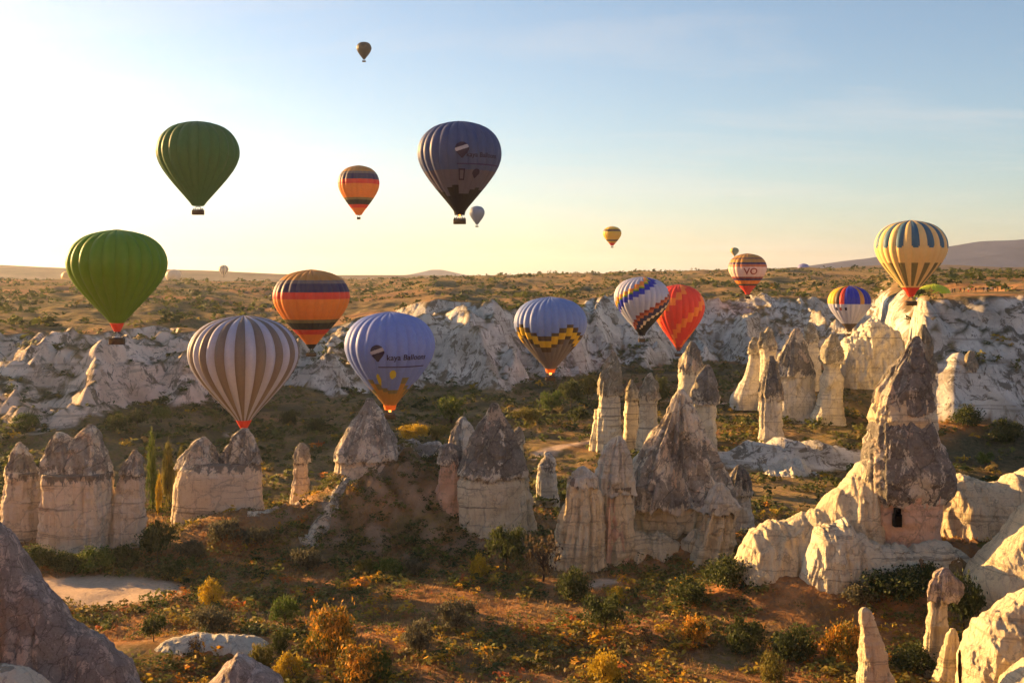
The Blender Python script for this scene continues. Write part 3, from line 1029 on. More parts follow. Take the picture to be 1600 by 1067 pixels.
chimney('dark lumpy rock shoulder behind the small pointed cone', 240,
        [[(727, 1150, 1158), (736, 1142, 1166), (752, 1136, 1172), (772, 1132, 1176)]],
        [(765, 1138, 1172), (800, 1134, 1174), (850, 1128, 1180)], capm='cap_dark', shm='tuff_grey', seed=115.0)
mound_rock('ribbed cream rock apron joining the feet of the great cone and its neighbours', [(856, 884), (880, 850), (915, 812), (940, 800), (960, 812), (985, 822), (1020, 828), (1060, 836), (1090, 822), (1130, 838), (1160, 862), (1180, 890)], 222, 6, 892, 'tuff_gold', seed=61.0, amp=1.0, jag=1.6, flute=2.4, power=0.9)


def ground_rib(label, pts, height, width, mat, seed=0.0):
    """a low rib of rock lying on the land along ground points (px, Y)"""
    P_ = np.array([(wx(p, Y_), Y_) for p, Y_ in pts])
    u = np.linspace(0, 1, len(P_))
    n = 130
    q = np.stack([np.interp(np.linspace(0, 1, n), u, P_[:, k]) for k in (0, 1)], 1)
    d = np.gradient(q, axis=0)
    d /= np.linalg.norm(d, axis=1)[:, None]
    nr = np.stack([-d[:, 1], d[:, 0]], 1)
    m = 26
    v = np.linspace(-1, 1, m)
    wv = width * (0.45 + 1.5 * np.abs(perlin(np.linspace(0, 14, n), np.full(n, seed + 0.3)))) * np.sqrt(np.clip(np.minimum(np.arange(n), np.arange(n)[::-1]) / 14, 0.05, 1))
    X = q[:, 0][None] + nr[:, 0][None] * v[:, None] * wv[None]
    Y_ = q[:, 1][None] + nr[:, 1][None] * v[:, None] * wv[None]
    hh = height * (0.5 + 0.9 * np.abs(fbm(X / 3.5 + seed, Y_ / 3.5, 0.4, 4)) + 0.35 * (ridged(X / 1.8, Y_ / 1.8, seed, 2) - 0.5))
    Z = look(X, Y_) + (np.cos(v * math.pi / 2) ** 0.8)[:, None] * hh * np.sqrt(np.clip(wv / width, 0.1, 1)) - 0.35
    org = (float(q[:, 0].mean()), float(q[:, 1].mean()), float(look(q[:, 0].mean(), q[:, 1].mean())))
    V = np.stack([X - org[0], Y_ - org[1], Z - org[2]], -1).reshape(-1, 3)
    o = obj('rock_rib', mesh_np('rock_rib', V, grid_quads(n, m), True, [M[mat]]), None, org)
    tag(o, label, 'rock', 'rock ribs on the brown slope')


ground_rib('long pale rock rib climbing the left flank of the brown slope', [(466, 224), (490, 229), (520, 236), (552, 242), (590, 247), (640, 250), (690, 250)], 1.5, 2.6, 'cap_rust', 2.0)
ground_rib('pale rock rib on the mound right of the two-capped rock', [(385, 231), (415, 236), (445, 243), (480, 246)], 0.9, 2.2, 'cap_rust', 14.0)
# --- tall cave cone
tall = chimney('tall two-tier rock cone with a dark window opening in a pink wall', 188,
        [[(525, 1430, 1435), (536, 1422, 1439), (557, 1408, 1443), (575, 1394, 1446), (590, 1383, 1449), (610, 1372, 1452), (628, 1366, 1453), (643, 1366, 1450)],
         [(648, 1376, 1438), (654, 1365, 1450), (668, 1358, 1458), (684, 1354, 1466), (700, 1351, 1473), (725, 1346, 1482), (745, 1345, 1487), (765, 1348, 1482), (784, 1352, 1470)]],
        [(760, 1352, 1474), (785, 1350, 1470), (810, 1348, 1466), (830, 1346, 1464), (860, 1341, 1464), (900, 1330, 1472)], capm='cap_dark', shm='plaster_rose', seed=120.0, flute=0.5, amp=0.6, camp=0.7, cjag=1.0, ragged=1.0, cfl=0.7,
        hole=((1400.5, 1409.5, 806, 823), (1402.5, 1408.0, 797, 807)))
V, Q = loft([(622, 1372, 1444), (640, 1364, 1451), (654, 1361, 1454), (668, 1366, 1450)], 188, tall.location, 0.85, 0.4, 0.3, 0.5, 0.2, 3.0)
obj('pale_band', fix_tris('pale_band', V, Q, [M['tuff_gold']]), tall)

# --- ridges of pale rock
mound_rock('golden lit rock shoulder running down left from the tall cave cone', [(1146, 874), (1156, 845), (1175, 822), (1200, 809), (1240, 806), (1268, 792), (1300, 764), (1330, 733), (1346, 718), (1362, 706), (1385, 750)], 189, 8.5, 905, 'tuff_gold', seed=3.0, amp=0.9, jag=1.1, flute=1.5, power=1.0)
mound_rock('cream rock wall at the foot of the tall cave cone', [(1246, 905), (1258, 862), (1280, 820), (1320, 808), (1360, 842), (1420, 848), (1470, 836), (1500, 850), (1530, 882)], 182, 5.5, 915, 'tuff_cream', seed=8.0, amp=0.6, jag=0.8, power=0.45, flute=1.4)
mound_rock('smooth cream saddle of rock right of the tall cave cone', [(1455, 800), (1466, 758), (1482, 744), (1503, 736), (1520, 744), (1540, 752), (1562, 751), (1580, 738), (1604, 728), (1660, 724), (1740, 770), (1800, 905)], 195, 8, 890, 'tuff_gold', seed=13.0, amp=0.8, jag=0.8, power=0.7, flute=1.2)
mound_rock('pale rock spur with bright yellow sunlit crest at the right frame edge', [(1508, 912), (1518, 890), (1545, 862), (1575, 826), (1600, 794), (1640, 770), (1700, 810), (1760, 935)], 174, 9, 930, 'tuff_gold', seed=17.0, amp=0.7, jag=0.8, power=0.9)
mound_rock('overhanging yellow lit rock in the bottom right corner', [(1500, 1014), (1512, 1004), (1528, 985), (1532, 968), (1556, 950), (1580, 932), (1604, 920), (1650, 912), (1700, 950), (1750, 1085)], 146, 6, 1080, 'tuff_gold', seed=23.0, amp=0.9, jag=1.6, power=0.45)
mound_rock('smooth yellow lit slab low in the bottom right corner', [(1560, 1080), (1578, 1056), (1600, 1034), (1640, 1010), (1700, 1040), (1740, 1115)], 136, 5, 1110, 'tuff_gold', seed=26.0, amp=0.4, jag=0.3)
mound_rock('jumbled white boulders along the crest of the brown slope', [(612, 716), (622, 700), (632, 690), (646, 685), (660, 694), (672, 688), (688, 690), (700, 698), (716, 718)], 252, 4, 728, 'cap_grey', seed=29.0, amp=1.0, jag=1.8)
mound_rock('sunlit topped rock mass in front of the white and blue balloon', [(1308, 548), (1318, 528), (1335, 515), (1352, 505), (1368, 499), (1384, 503), (1398, 512), (1412, 540)], 415, 14, 585, 'tuff_cream', seed=33.0, amp=2.0, jag=3.5, power=1.1, flute=3.0)
mound_rock('low white rock hummock with furrows on the field below the banded column', [(1165, 770), (1180, 742), (1200, 724), (1222, 715), (1250, 716), (1272, 734), (1290, 750), (1312, 768)], 318, 12, 775, 'tuff_grey', seed=36.0, amp=1.2, jag=1.8, flute=2.5)
mound_rock('flat whitish slab of bare rock on the orange grass', [(196, 1030), (230, 1012), (262, 998), (300, 990), (345, 989), (390, 993), (415, 1004), (432, 1020)], 166, 6, 1034, 'tuff_grey', seed=39.0, amp=0.5, jag=0.5, power=0.9)
mound_rock('large dark grey rock face filling the bottom left corner', [(-260, 1120), (-180, 790), (-60, 768), (-30, 786), (-6, 804), (18, 848), (44, 894), (66, 918), (94, 946), (126, 976), (160, 1004), (190, 1032), (216, 1066), (236, 1112)], 112, 6, 1130, 'rock_dark', seed=42.0, amp=0.9, jag=1.2, power=1.15, back=1.6, flute=1.3)
mound_rock('whitish rock edge in front of the dark grey corner rock', [(-60, 1030), (0, 1046), (20, 1044), (44, 1056), (70, 1080)], 100, 5, 1110, 'tuff_rose', seed=47.0, amp=0.4, jag=0.3)
mound_rock('pointed pinkish grey rock tip at the bottom edge left of centre', [(312, 1082), (330, 1062), (350, 1038), (372, 1018), (392, 1032), (412, 1046), (430, 1056), (446, 1084)], 124, 5, 1095, 'rock_grey', seed=50.0, amp=0.5, jag=0.7)
# --- foreground columns bottom right
chimney('leaning cream rock finger with a knob head at the bottom edge', 145,
        [], [(949, 1347, 1355), (956, 1342, 1361), (968, 1341, 1365), (978, 1344, 1370), (990, 1345, 1374), (1019, 1343, 1385), (1045, 1341, 1391), (1072, 1337, 1398), (1100, 1332, 1405)], shm='tuff_gold', seed=130.0, amp=0.35, flute=0.3)
chimney('yellow lit rock column with grey rounded cap, lower right', 160,
        [[(887, 1473, 1480), (894, 1464, 1488), (906, 1457, 1497), (922, 1452, 1500), (938, 1452, 1490)]],
        [(930, 1454, 1482), (950, 1451, 1479), (990, 1446, 1478), (1040, 1438, 1482)], capm='rock_grey', shm='tuff_gold', seed=133.0, amp=0.4, ragged=0.5)
chimney('small pointed rock tooth beside the yellow lit column', 154,
        [], [(982, 1486, 1492), (992, 1481, 1496), (1010, 1475, 1499), (1030, 1468, 1503), (1058, 1460, 1510)], shm='tuff_gold', seed=137.0, amp=0.4)

# ------------------------------------------------------------------ hot-air balloons
def fabric(name, col, trans=0.2):
    """thin coated nylon: reflects and lets light through"""
    t = NT('fabric_' + name)
    n = t.noise(t.pos(), 0.9, 3)
    c = t.mix(n, tuple(x * 0.88 for x in col), tuple(min(1, x * 1.1) for x in col))
    d = t.n('ShaderNodeBsdfPrincipled')
    t.l(c, d.inputs['Base Color'])
    d.inputs['Roughness'].default_value = 0.55
    d.inputs['Specular IOR Level'].default_value = 0.25
    tr = t.n('ShaderNodeBsdfTranslucent')
    t.l(c, tr.inputs[0])
    mx = t.n('ShaderNodeMixShader')
    mx.inputs[0].default_value = trans
    t.l(d.outputs[0], mx.inputs[1])
    t.l(tr.outputs[0], mx.inputs[2])
    t.l(mx.outputs[0], t.out.inputs['Surface'])
    return t.m


FAB = {}
for k, c in dict(green=(0.13, 0.27, 0.018), deepgreen=(0.06, 0.16, 0.045), white=(0.44, 0.46, 0.60), tan=(0.21, 0.17, 0.15), orange=(0.88, 0.26, 0.035), gold=(0.50, 0.26, 0.06),
                 navy=(0.035, 0.03, 0.10), red=(0.75, 0.06, 0.03), black=(0.018, 0.016, 0.02), olive=(0.22, 0.19, 0.08), skyblue=(0.19, 0.27, 0.62), dullblue=(0.065, 0.095, 0.22),  # lettered balloon: near-white fabric with blue skylight put into its colour
                 slate=(0.11, 0.10, 0.15), paleblue=(0.20, 0.29, 0.58), brown=(0.10, 0.065, 0.035), yellow=(0.75, 0.46, 0.03), grey=(0.17, 0.145, 0.14), royal=(0.02, 0.03, 0.42), salmon=(0.55, 0.16, 0.07),
                 cream=(0.75, 0.62, 0.44), paleyellow=(0.85, 0.60, 0.24), teal=(0.07, 0.16, 0.24), lime=(0.55, 0.60, 0.03), charcoal=(0.015, 0.015, 0.02), pink=(0.80, 0.55, 0.46), maroon=(0.30, 0.05, 0.04), mist=(0.20, 0.25, 0.36),
                 violet=(0.22, 0.22, 0.48), forest=(0.05, 0.11, 0.05)).items():
    FAB[k] = fabric(k, c)
M['ink'] = mat_plain('ink', (0.03, 0.02, 0.05))
M['ink_white'] = mat_plain('ink_white', (0.36, 0.34, 0.38))
M['ink_red'] = mat_plain('ink_red', (0.35, 0.07, 0.05))
M['ink_violet'] = mat_plain('ink_violet', (0.05, 0.04, 0.13))
M['ink_yellow'] = mat_plain('ink_yellow', (0.50, 0.42, 0.04))
M['metal_dark'] = mat_plain('metal_dark', (0.06, 0.06, 0.065), 0.4)


def mat_wicker():
    t = NT('wicker')
    p = t.pos()
    w = t.n('ShaderNodeTexWave')
    t.l(p, w.inputs[0])
    w.bands_direction = 'Z'
    w.inputs['Scale'].default_value = 6.0
    w.inputs['Distortion'].default_value = 1.5
    t.bsdf(t.ramp(w.outputs[0], [(0.2, (0.05, 0.03, 0.018)), (0.8, (0.16, 0.10, 0.05))]), 0.8, t.bump(w.outputs[0], 0.5, 0.05))
    return t.m


M['wicker'] = mat_wicker()


def mat_flame():
    t = NT('burner_flame')
    e = t.n('ShaderNodeEmission')
    e.inputs[0].default_value = (1.0, 0.22, 0.03, 1)
    e.inputs[1].default_value = 3.0
    t.l(e.outputs[0], t.out.inputs['Surface'])
    return t.m


M['flame'] = mat_flame()

PT = np.array([0, .012, .03, .06, .10, .15, .21, .28, .35, .42, .50, .58, .66, .74, .82, .90, .96, 1.0])
PR = np.array([0, .22, .42, .60, .735, .845, .925, .98, 1.0, .985, .93, .84, .725, .595, .455, .31, .205, .145])
# smooth the profile with a cubic through the points
_tt = np.linspace(0, 1, 400)
_pp = np.interp(_tt, PT, PR)
for _ in range(3):
    _pp[3:-3] = np.convolve(_pp, np.ones(7) / 7, 'valid')


def prof_r(t):
    return np.interp(t, _tt, _pp)


def tube(p0, p1, r, n=6):
    p0, p1 = np.array(p0, float), np.array(p1, float)
    d = (p1 - p0) / np.linalg.norm(p1 - p0)
    u = np.cross(d, [0.3, 0.9, 0.2]); u /= np.linalg.norm(u)
    w = np.cross(d, u)
    th = np.linspace(0, 2 * math.pi, n, endpoint=False)
    ring = np.cos(th)[:, None] * u + np.sin(th)[:, None] * w
    return np.vstack([p0 + r * ring, p1 + r * ring]), grid_quads(n, 2, True)


class Balloon:
    def __init__(self, label, px0, px1, py0, py1, D, pattern, colours, gores=24, parts=True, bulge=0.05, skirt=None, skirt_len=0.0, basket=True, turn=0.0, rows=44, rough_tip=None,
                 basket_w=3.0, flame=False, group='hot-air balloons over the valley', mouth=1.0, people=0, wide=1.0):
        w = px1 - px0
        self.Y = Y = D * F / w
        self.R = R = D / 2
        cx = wx((px0 + px1) / 2, Y)
        ztop = wz(py0, Y)
        zbot = wz(py1, Y)
        H = ztop - zbot
        self.sk = sk = H * skirt_len
        self.H = H - sk
        self.top = H                                # local z of the crown above the mouth end
        self.bulge = bulge
        e = bpy.data.objects.new('hot_air_balloon', None)
        COL.objects.link(e)
        e.location = (cx, Y, zbot)
        tag(e, label, 'balloon', group)
        self.e = e
        self.turn = turn
        keys = list(colours)
        mats = [FAB[k] for k in keys]
        dth = 2 * math.pi / gores
        nc = 7 if parts else 5
        rows = rows if parts else 26
        tr = np.linspace(0, 1, rows + 1) ** 1.0
        # crown rows a little denser so the top is round
        tr = np.concatenate([[0, .006, .014], tr[1:]]) if parts else np.concatenate([[0, .012], tr[1:]])
        Vall, Qall, Mall, n0 = [], [], [], 0
        for g in range(gores):
            thc = turn + (g + 0.5) * dth
            u = np.linspace(-0.5, 0.5, nc)
            U, T = np.meshgrid(u, tr)
            th = thc + U * dth
            bl = 1 + bulge * (np.cos(U * math.pi) - 0.35) * np.clip(1.15 - T ** 2 * 0.8, 0, 1)
            rr = R * prof_r(T) * bl * 0.985
            X, Yv = rr * np.sin(th), -rr * np.cos(th)
            Z = self.top - T * self.H + R * 0.02 * np.cos(U * math.pi) * np.exp(-T * 14)
            V = np.stack([X, Yv, Z], -1).reshape(-1, 3)
            Q = grid_quads(nc, len(tr))
            tm = (tr[:-1] + tr[1:]) / 2
            a = (thc + math.pi) % (2 * math.pi) - math.pi
            um = (u[:-1] + u[1:]) / 2
            mi = np.array([[keys.index(pattern(a, float(t_), g, float(v_))) for v_ in um] for t_ in tm]).ravel()
            if parts:
                obj('gore', mesh_np('gore', V, Q, True, mats, mi), e)
            else:
                Vall.append(V); Qall.append(Q + n0); Mall.append(mi); n0 += len(V)
        if not parts:
            obj('envelope', mesh_np('envelope', np.vstack(Vall), np.vstack(Qall), True, mats, np.concatenate(Mall)), e)
        rm = R * prof_r(1.0)
        if parts:
            # crown ring with load tapes
            th = np.linspace(0, 2 * math.pi, 32, endpoint=False)
            Vs = []
            for rr_, dz in ((0.35, 0.10), (0.75, 0.12), (0.8, 0.02)):
                Vs.append(np.stack([rr_ * np.cos(th), rr_ * np.sin(th), np.full(32, self.top + dz)], 1))
            obj('crown_ring', mesh_np('crown_ring', np.vstack(Vs), grid_quads(32, 3, True), True, [M['metal_dark']]), e)
        if skirt:
            th = np.linspace(0, 2 * math.pi, 33)[:-1]
            ts = np.linspace(0, 1, 8)
            TH, TS = np.meshgrid(th, ts)
            r1 = rm * (0.42 if sk > 0.05 * H else 0.8)
            rr = rm * 1.02 + (r1 - rm * 1.02) * TS ** 1.1 + 0.05 * np.sin(TH * 8) * TS
            V = np.stack([rr * np.sin(TH), -rr * np.cos(TH), sk - TS * sk], -1).reshape(-1, 3)
            obj('skirt', mesh_np('skirt', V, grid_quads(32, 8, True), True, [FAB[skirt]]), e)
        if flame:
            # a tongue of burning gas rising out of the burner
            th = np.linspace(0, 2 * math.pi, 13)[:-1]
            ts = np.linspace(0, 1, 9)
            TH, TS = np.meshgrid(th, ts)
            fl = flame
            rr = fl * np.sin(np.clip(TS * 0.9 + 0.1, 0, 1) * math.pi) ** 0.7 * (1 - 0.45 * TS) + 0.01
            V = np.stack([rr * np.sin(TH), -rr * np.cos(TH), -0.6 + TS * fl * 4.0], -1).reshape(-1, 3)
            f = obj('burner_flame', mesh_np('burner_flame', V, grid_quads(12, 9, True), True, [M['flame']]), e)
        if basket:
            bw, bh = basket_w, 1.15
            zt = -1.3
            b = obj('basket', fix_tris('basket', *joined([box_vq(-bw / 2, bw / 2, -0.8, 0.8, zt - bh, zt)]), [M['wicker']]), e)
            rail = joined([tube((-bw / 2, s * 0.8, zt + 0.03), (bw / 2, s * 0.8, zt + 0.03), 0.09, 8) for s in (-1, 1)] +
                          [tube((s * bw / 2, -0.8, zt + 0.03), (s * bw / 2, 0.8, zt + 0.03), 0.09, 8) for s in (-1, 1)])
            obj('padded_rim', mesh_np('padded_rim', *rail, True, [M['metal_dark']]), b)
            burner = joined([tube((dx, 0, zt + 1.0), (dx, 0, zt + 1.55), 0.16, 8) for dx in (-0.3, 0.3)] + [tube((s * bw * 0.42, t2 * 0.7, zt), (s * 0.5, t2 * 0.3, zt + 1.0), 0.05, 5) for s in (-1, 1) for t2 in (-1, 1)] +
                            [tube((-0.5, s * 0.3, zt + 1.0), (0.5, s * 0.3, zt + 1.0), 0.05, 5) for s in (-1, 1)])
            obj('burner', mesh_np('burner', *burner, True, [M['metal_dark']]), e)
            rk = rm * (0.42 if (skirt and sk > 0.05 * H) else 1.0)
            for k in range(8):
                a = k * math.pi / 4 + 0.3
                v, q = tube((rk * math.sin(a), rk * math.cos(a), 0.05), (0.5 * np.sign(math.sin(a)), 0.3 * np.sign(math.cos(a)), zt + 1.0), 0.025, 4)
                obj('cable', mesh_np('cable', v, q, True, [M['metal_dark']]), e)
            self.basket_z = zt
        # people aboard are set by the people section
        self.seats = []
        if people:
            for k in range(people):
                self.seats.append((cx + (k - (people - 1) / 2) * bw * 0.8 / max(people - 1, 1), Y, zbot + zt - 0.95))

    def on_skin(self, x, z, t0, th0, off=0.04):
        """wrap flat artwork (metres) on the envelope"""
        t = t0 - z / self.H
        r = self.R * prof_r(np.clip(t, 0, 1))
        rc = self.R * prof_r(t0)
        th = th0 + x / rc
        rr = r * (1 + self.bulge * 0.66) * 0.985 + off
        return np.stack([rr * np.sin(th), -rr * np.cos(th), self.top - t * self.H], -1)

    def text(self, body, size, t0, th0, mat, name='lettering', bold=0.0):
        cu = bpy.data.curves.new('tmp_text', 'FONT')
        cu.body = body
        cu.size = size
        cu.align_x = 'LEFT'
        cu.offset = bold
        cu.resolution_u = 3
        o = bpy.data.objects.new('tmp_text', cu)
        COL.objects.link(o)
        dg = bpy.context.evaluated_depsgraph_get()
        me0 = bpy.data.meshes.new_from_object(o.evaluated_get(dg))
        bpy.data.objects.remove(o)
        bm = bmesh.new()
        bm.from_mesh(me0)
        bmesh.ops.triangulate(bm, faces=bm.faces)
        bmesh.ops.subdivide_edges(bm, edges=[e for e in bm.edges if e.calc_length() > size * 0.3], cuts=2, use_grid_fill=False)
        bmesh.ops.triangulate(bm, faces=bm.faces)
        me = bpy.data.meshes.new(name)
        bm.to_mesh(me)
        bm.free()
        co = np.array([v.co[:] for v in me.vertices])
        P = self.on_skin(co[:, 0], co[:, 1], t0, th0)
        me.vertices.foreach_set('co', P.astype(np.float32).ravel())
        me.materials.append(mat)
        me.update()
        return obj(name, me, self.e)

    def patch(self, inside, x0, x1, z0, z1, t0, th0, mat, name, n=36, off=0.05):
        xs, zs = np.linspace(x0, x1, n + 1), np.linspace(z0, z1, n + 1)
        XX, ZZ = np.meshgrid(xs, zs)
        P = self.on_skin(XX, ZZ, t0, th0, off).reshape(-1, 3)
        Q = grid_quads(n + 1, n + 1)
        cxs, czs = (xs[:-1] + xs[1:]) / 2, (zs[:-1] + zs[1:]) / 2
        CX, CZ = np.meshgrid(cxs, czs)
        keep = inside(CX, CZ).ravel()
        return obj(name, mesh_np(name, P, Q[keep], True, [mat]), self.e)


def bands(*stops):
    def f(a, t, g, u):
        for lim, c in stops:
            if t < lim:
                return c
        return stops[-1][1]
    return f


def uniq(*stops):
    return list(dict.fromkeys(c for _, c in stops))


BAL = []
# green balloons
BAL.append(Balloon('large plain green balloon with red skirt low on the left', 109, 257, 360, 518, 18, lambda a, t, g, u: 'green', ['green'], 22, bulge=0.07, skirt='red', skirt_len=0.085, basket_w=2.6))
BAL.append(Balloon('dark green balloon floating high on the left above the horizon', 247.5, 371.5, 190.5, 322, 22, lambda a, t, g, u: 'deepgreen', ['deepgreen'], 22, bulge=0.07, basket_w=3.1, people=5))
# striped
BAL.append(Balloon('huge white and tan vertically striped balloon above the two-capped rock', 297, 465, 494, 669, 26, lambda a, t, g, u: 'white' if g % 2 else 'tan', ['white', 'tan'], 32, bulge=0.06, skirt='red', skirt_len=0.075, turn=0.06))
OR = [(0.145, 'gold'), (0.175, 'grey'), (0.285, 'navy'), (0.39, 'red'), (0.665, 'orange'), (0.70, 'olive'), (0.785, 'black'), (0.86, 'red'), (2, 'orange')]
BAL.append(Balloon('large orange balloon with navy and red hoops behind the striped balloon', 427.5, 545.5, 422, 545, 24, bands(*OR), uniq(*OR), 24, bulge=0.045, skirt='black', skirt_len=0.06))


def kaya(a, t, g, u):
    z = 0.80 + 0.05 * math.sin(a * 5.0 + 1.0) - 0.07 * max(0, math.cos(a * 9.0))
    if t > z:
        return 'olive' if t < z + 0.05 else 'gold'
    return 'skyblue'


b5 = Balloon('pale blue balloon with dark lettering and yellow base above the streaked cone', 539.5, 679, 488, 640, 24, kaya, ['skyblue', 'olive', 'gold'], 24, bulge=0.05, skirt='orange', skirt_len=0.05, flame=0.55)
BAL.append(b5)


def zig(a, t, g, u):
    ph = ((a + 0.22) / (math.pi / 2)) % 1.0
    tri = 1 - abs(2 * ph - 1) * 2          # -1 .. 1
    tri = -tri
    c = 0.565 + 0.10 * tri
    if t < c - 0.105:
        return 'paleblue'
    if t < c - 0.05:
        return 'brown'
    if t < c + 0.05:
        return 'yellow'
    if t < c + 0.105:
        return 'brown'
    return 'grey'


BAL.append(Balloon('blue topped balloon with stepped yellow and brown zigzag and burning flame', 803.5, 916.5, 464.5, 582, 22, zig, ['paleblue', 'brown', 'yellow', 'grey'], 28, bulge=0.05, skirt='orange', skirt_len=0.05, flame=0.6))


def rainbow(a, t, g, u):
    s = t + 0.25 * a
    for lim, c in ((0.05, 'white'), (0.11, 'orange'), (0.135, 'yellow'), (0.16, 'green'), (0.265, 'royal'), (0.60, 'white'), (0.65, 'maroon'), (0.70, 'salmon'), (0.81, 'navy'), (0.87, 'cream')):
        if s < lim:
            return c if t < 0.93 else 'black'
    return 'black'


b7 = Balloon('white balloon with stepped rainbow and navy diagonal bands', 960, 1045.5, 433, 524, 20, rainbow, ['white', 'orange', 'yellow', 'green', 'royal', 'maroon', 'salmon', 'navy', 'cream', 'black'], 28, bulge=0.05, skirt='black', skirt_len=0.04, rows=40, basket_w=2.4)
BAL.append(b7)


def redf(a, t, g, u):
    s = t + 0.34 * a
    return 'orange' if (0.06 < s < 0.20 or 0.585 < s < 0.73 or 1.1 < s < 1.25) else 'red'


BAL.append(Balloon('red balloon with stepped orange diagonals half hidden behind the white one', 1020, 1100.5, 445, 548, 22, redf, ['red', 'orange'], 24, bulge=0.045, skirt='maroon', skirt_len=0.06, rows=34))


def kaya_dark(a, t, g, u):
    z = 0.80 + 0.03 * math.sin(a * 7) - 0.06 * max(0, math.cos(a * 5 + 1))
    if t > z:
        return 'black'
    return 'dullblue' if t < 0.56 else 'slate'


b9 = Balloon('dark blue lettered balloon high in the centre of the sky', 653.5, 783, 190.5, 336, 22, kaya_dark, ['dullblue', 'slate', 'black'], 24, bulge=0.06, skirt='black', skirt_len=0.04, flame=0.28, basket_w=3.3, people=6)
BAL.append(b9)
# yellow and blue
BAL.append(Balloon('golden balloon with blue upper stripes above the right-hand ridge', 1368.5, 1478, 345, 464, 20,
                   lambda a, t, g, u: ('teal' if (g % 2 and 0.0 < t < 0.385 + 0.015 * (1 - abs(u) * 4) and abs(u) < 0.46) else 'olive' if (g % 2 and 0.60 < t < 0.90) else 'red' if t > 0.93 else 'paleyellow'),
                   ['teal', 'olive', 'red', 'paleyellow'], 28, bulge=0.04, skirt='red', skirt_len=0.06, turn=-0.09))


def multi(a, t, g, u):
    if t > 0.40:
        return 'white' if t < 0.86 else 'brown'
    d = math.degrees(a)
    for lim, c in ((-62, 'yellow'), (-46, 'brown'), (-30, 'red'), (18, 'royal'), (34, 'gold'), (90, 'royal')):
        if d < lim:
            return c
    return 'royal'


b16 = Balloon('white balloon with blue and red striped dome low behind the pinnacles', 1294.5, 1359.5, 447, 518, 22, multi, ['white', 'brown', 'yellow', 'red', 'royal', 'gold'], 24, bulge=0.05, skirt='brown', skirt_len=0.05)
BAL.append(b16)
EV = [(0.11, 'gold'), (0.14, 'navy'), (0.23, 'gold'), (0.275, 'navy'), (0.33, 'salmon'), (0.60, 'pink'), (0.645, 'maroon'), (0.69, 'navy'), (0.78, 'orange'), (0.82, 'brown'), (2, 'red')]
b15 = Balloon('orange and pink hooped balloon with red letters near the right horizon', 1138.5, 1197.5, 396.5, 460, 22, bands(*EV), uniq(*EV), 20, bulge=0.04, skirt='red', skirt_len=0.04)
BAL.append(b15)
BAL.append(Balloon('lime green balloon peeking over the right-hand ridge', 1432, 1486, 444, 503, 14, lambda a, t, g, u: 'lime' if t < 0.33 else 'white', ['lime', 'white'], 20, False, bulge=0.04))
BAL.append(Balloon('small orange hooped balloon high beside the dark blue one', 528.5, 592.5, 259, 336, 22, bands(*OR), uniq(*OR), 20, bulge=0.045, basket_w=1.8))
# far small ones
YL = [(0.16, 'yellow'), (0.26, 'brown'), (0.70, 'yellow'), (0.78, 'brown'), (0.86, 'yellow'), (2, 'red')]
BAL.append(Balloon('small yellow balloon with two dark hoops above the plateau', 942, 971, 354, 384, 22, bands(*YL), uniq(*YL), 16, False, bulge=0.03))
BAL.append(Balloon('tiny charcoal balloon, topmost in the sky', 557, 580.5, 66, 93, 13, lambda a, t, g, u: 'charcoal', ['charcoal'], 16, False, bulge=0.03))
BAL.append(Balloon('small grey blue balloon behind the mouth of the dark blue one', 733, 757.5, 322, 351, 15, lambda a, t, g, u: 'mist', ['mist'], 16, False, bulge=0.03))
BAL.append(Balloon('tiny dark green balloon above the pink hooped one', 1141, 1154.5, 387, 400, 22, lambda a, t, g, u: 'yellow' if a < -0.6 else 'forest', ['forest', 'yellow'], 16, False, bulge=0.03))
BAL.append(Balloon('tiny hazy balloon standing up over the left horizon', 342, 357, 414.5, 432, 22, lambda a, t, g, u: 'cream' if g % 2 else 'tan', ['cream', 'tan'], 16, False, bulge=0.03))
BAL.append(Balloon('faint pale balloon on the horizon right of the low green one', 259, 283, 421, 448, 22, lambda a, t, g, u: 'cream', ['cream'], 16, False, bulge=0.03))
BAL.append(Balloon('faint golden balloon half hidden by the low green one', 96, 121, 423, 450, 22, lambda a, t, g, u: 'paleyellow', ['paleyellow'], 16, False, bulge=0.03))
BAL.append(Balloon('violet balloon dome behind the plateau edge', 1246, 1265, 412, 433, 22, lambda a, t, g, u: 'violet', ['violet'], 16, False, bulge=0.03))


# lettering and emblems on the fabric
def drop(cx, cz, r):
    """a small balloon silhouette"""
    def f(x, z):
        dx, dz = (x - cx) / r, (z - cz) / r
        return ((dx ** 2 + dz ** 2 < 1) & (dz > -0.3)) | ((dz <= -0.3) & (dz > -1.35) & (np.abs(dx) < 0.95 * (1 - (-0.3 - dz) / 1.2)))
    return f


def stripe(f, z0, z1, k):
    return lambda x, z: f(x, z) & (z - k * x > z0) & (z - k * x < z1)


for b, t_logo, th_logo, t_txt, th_txt, size, scale, c_txt in ((b5, 0.40, -0.17, 0.485, 0.03, 2.05, 1.0, 'ink'), (b9, 0.35, 0.10, 0.435, 0.20, 1.7, 0.95, 'ink_violet')):
    d = drop(0, 0, 1.85 * scale)
    b.patch(d, -2, 2, -2.6, 2, t_logo, th_logo, M['ink'], 'emblem')
    b.patch(stripe(d, -0.25 * scale, 0.75 * scale, 0.35), -2, 2, -2.6, 2, t_logo, th_logo, M['ink_white'], 'emblem_band', off=0.10)
    b.text('kaya Balloons', size, t_txt, th_txt, M['ink'], bold=0.03)
    b.patch(lambda x, z: np.abs(z) < 0.16, -2.2, 11.0, -0.4, 0.4, t_txt + 0.075, th_txt, M['ink_violet'], 'underline')
b15.text('VO', 5.2, 0.53, -0.40, M['ink_red'], bold=0.1)
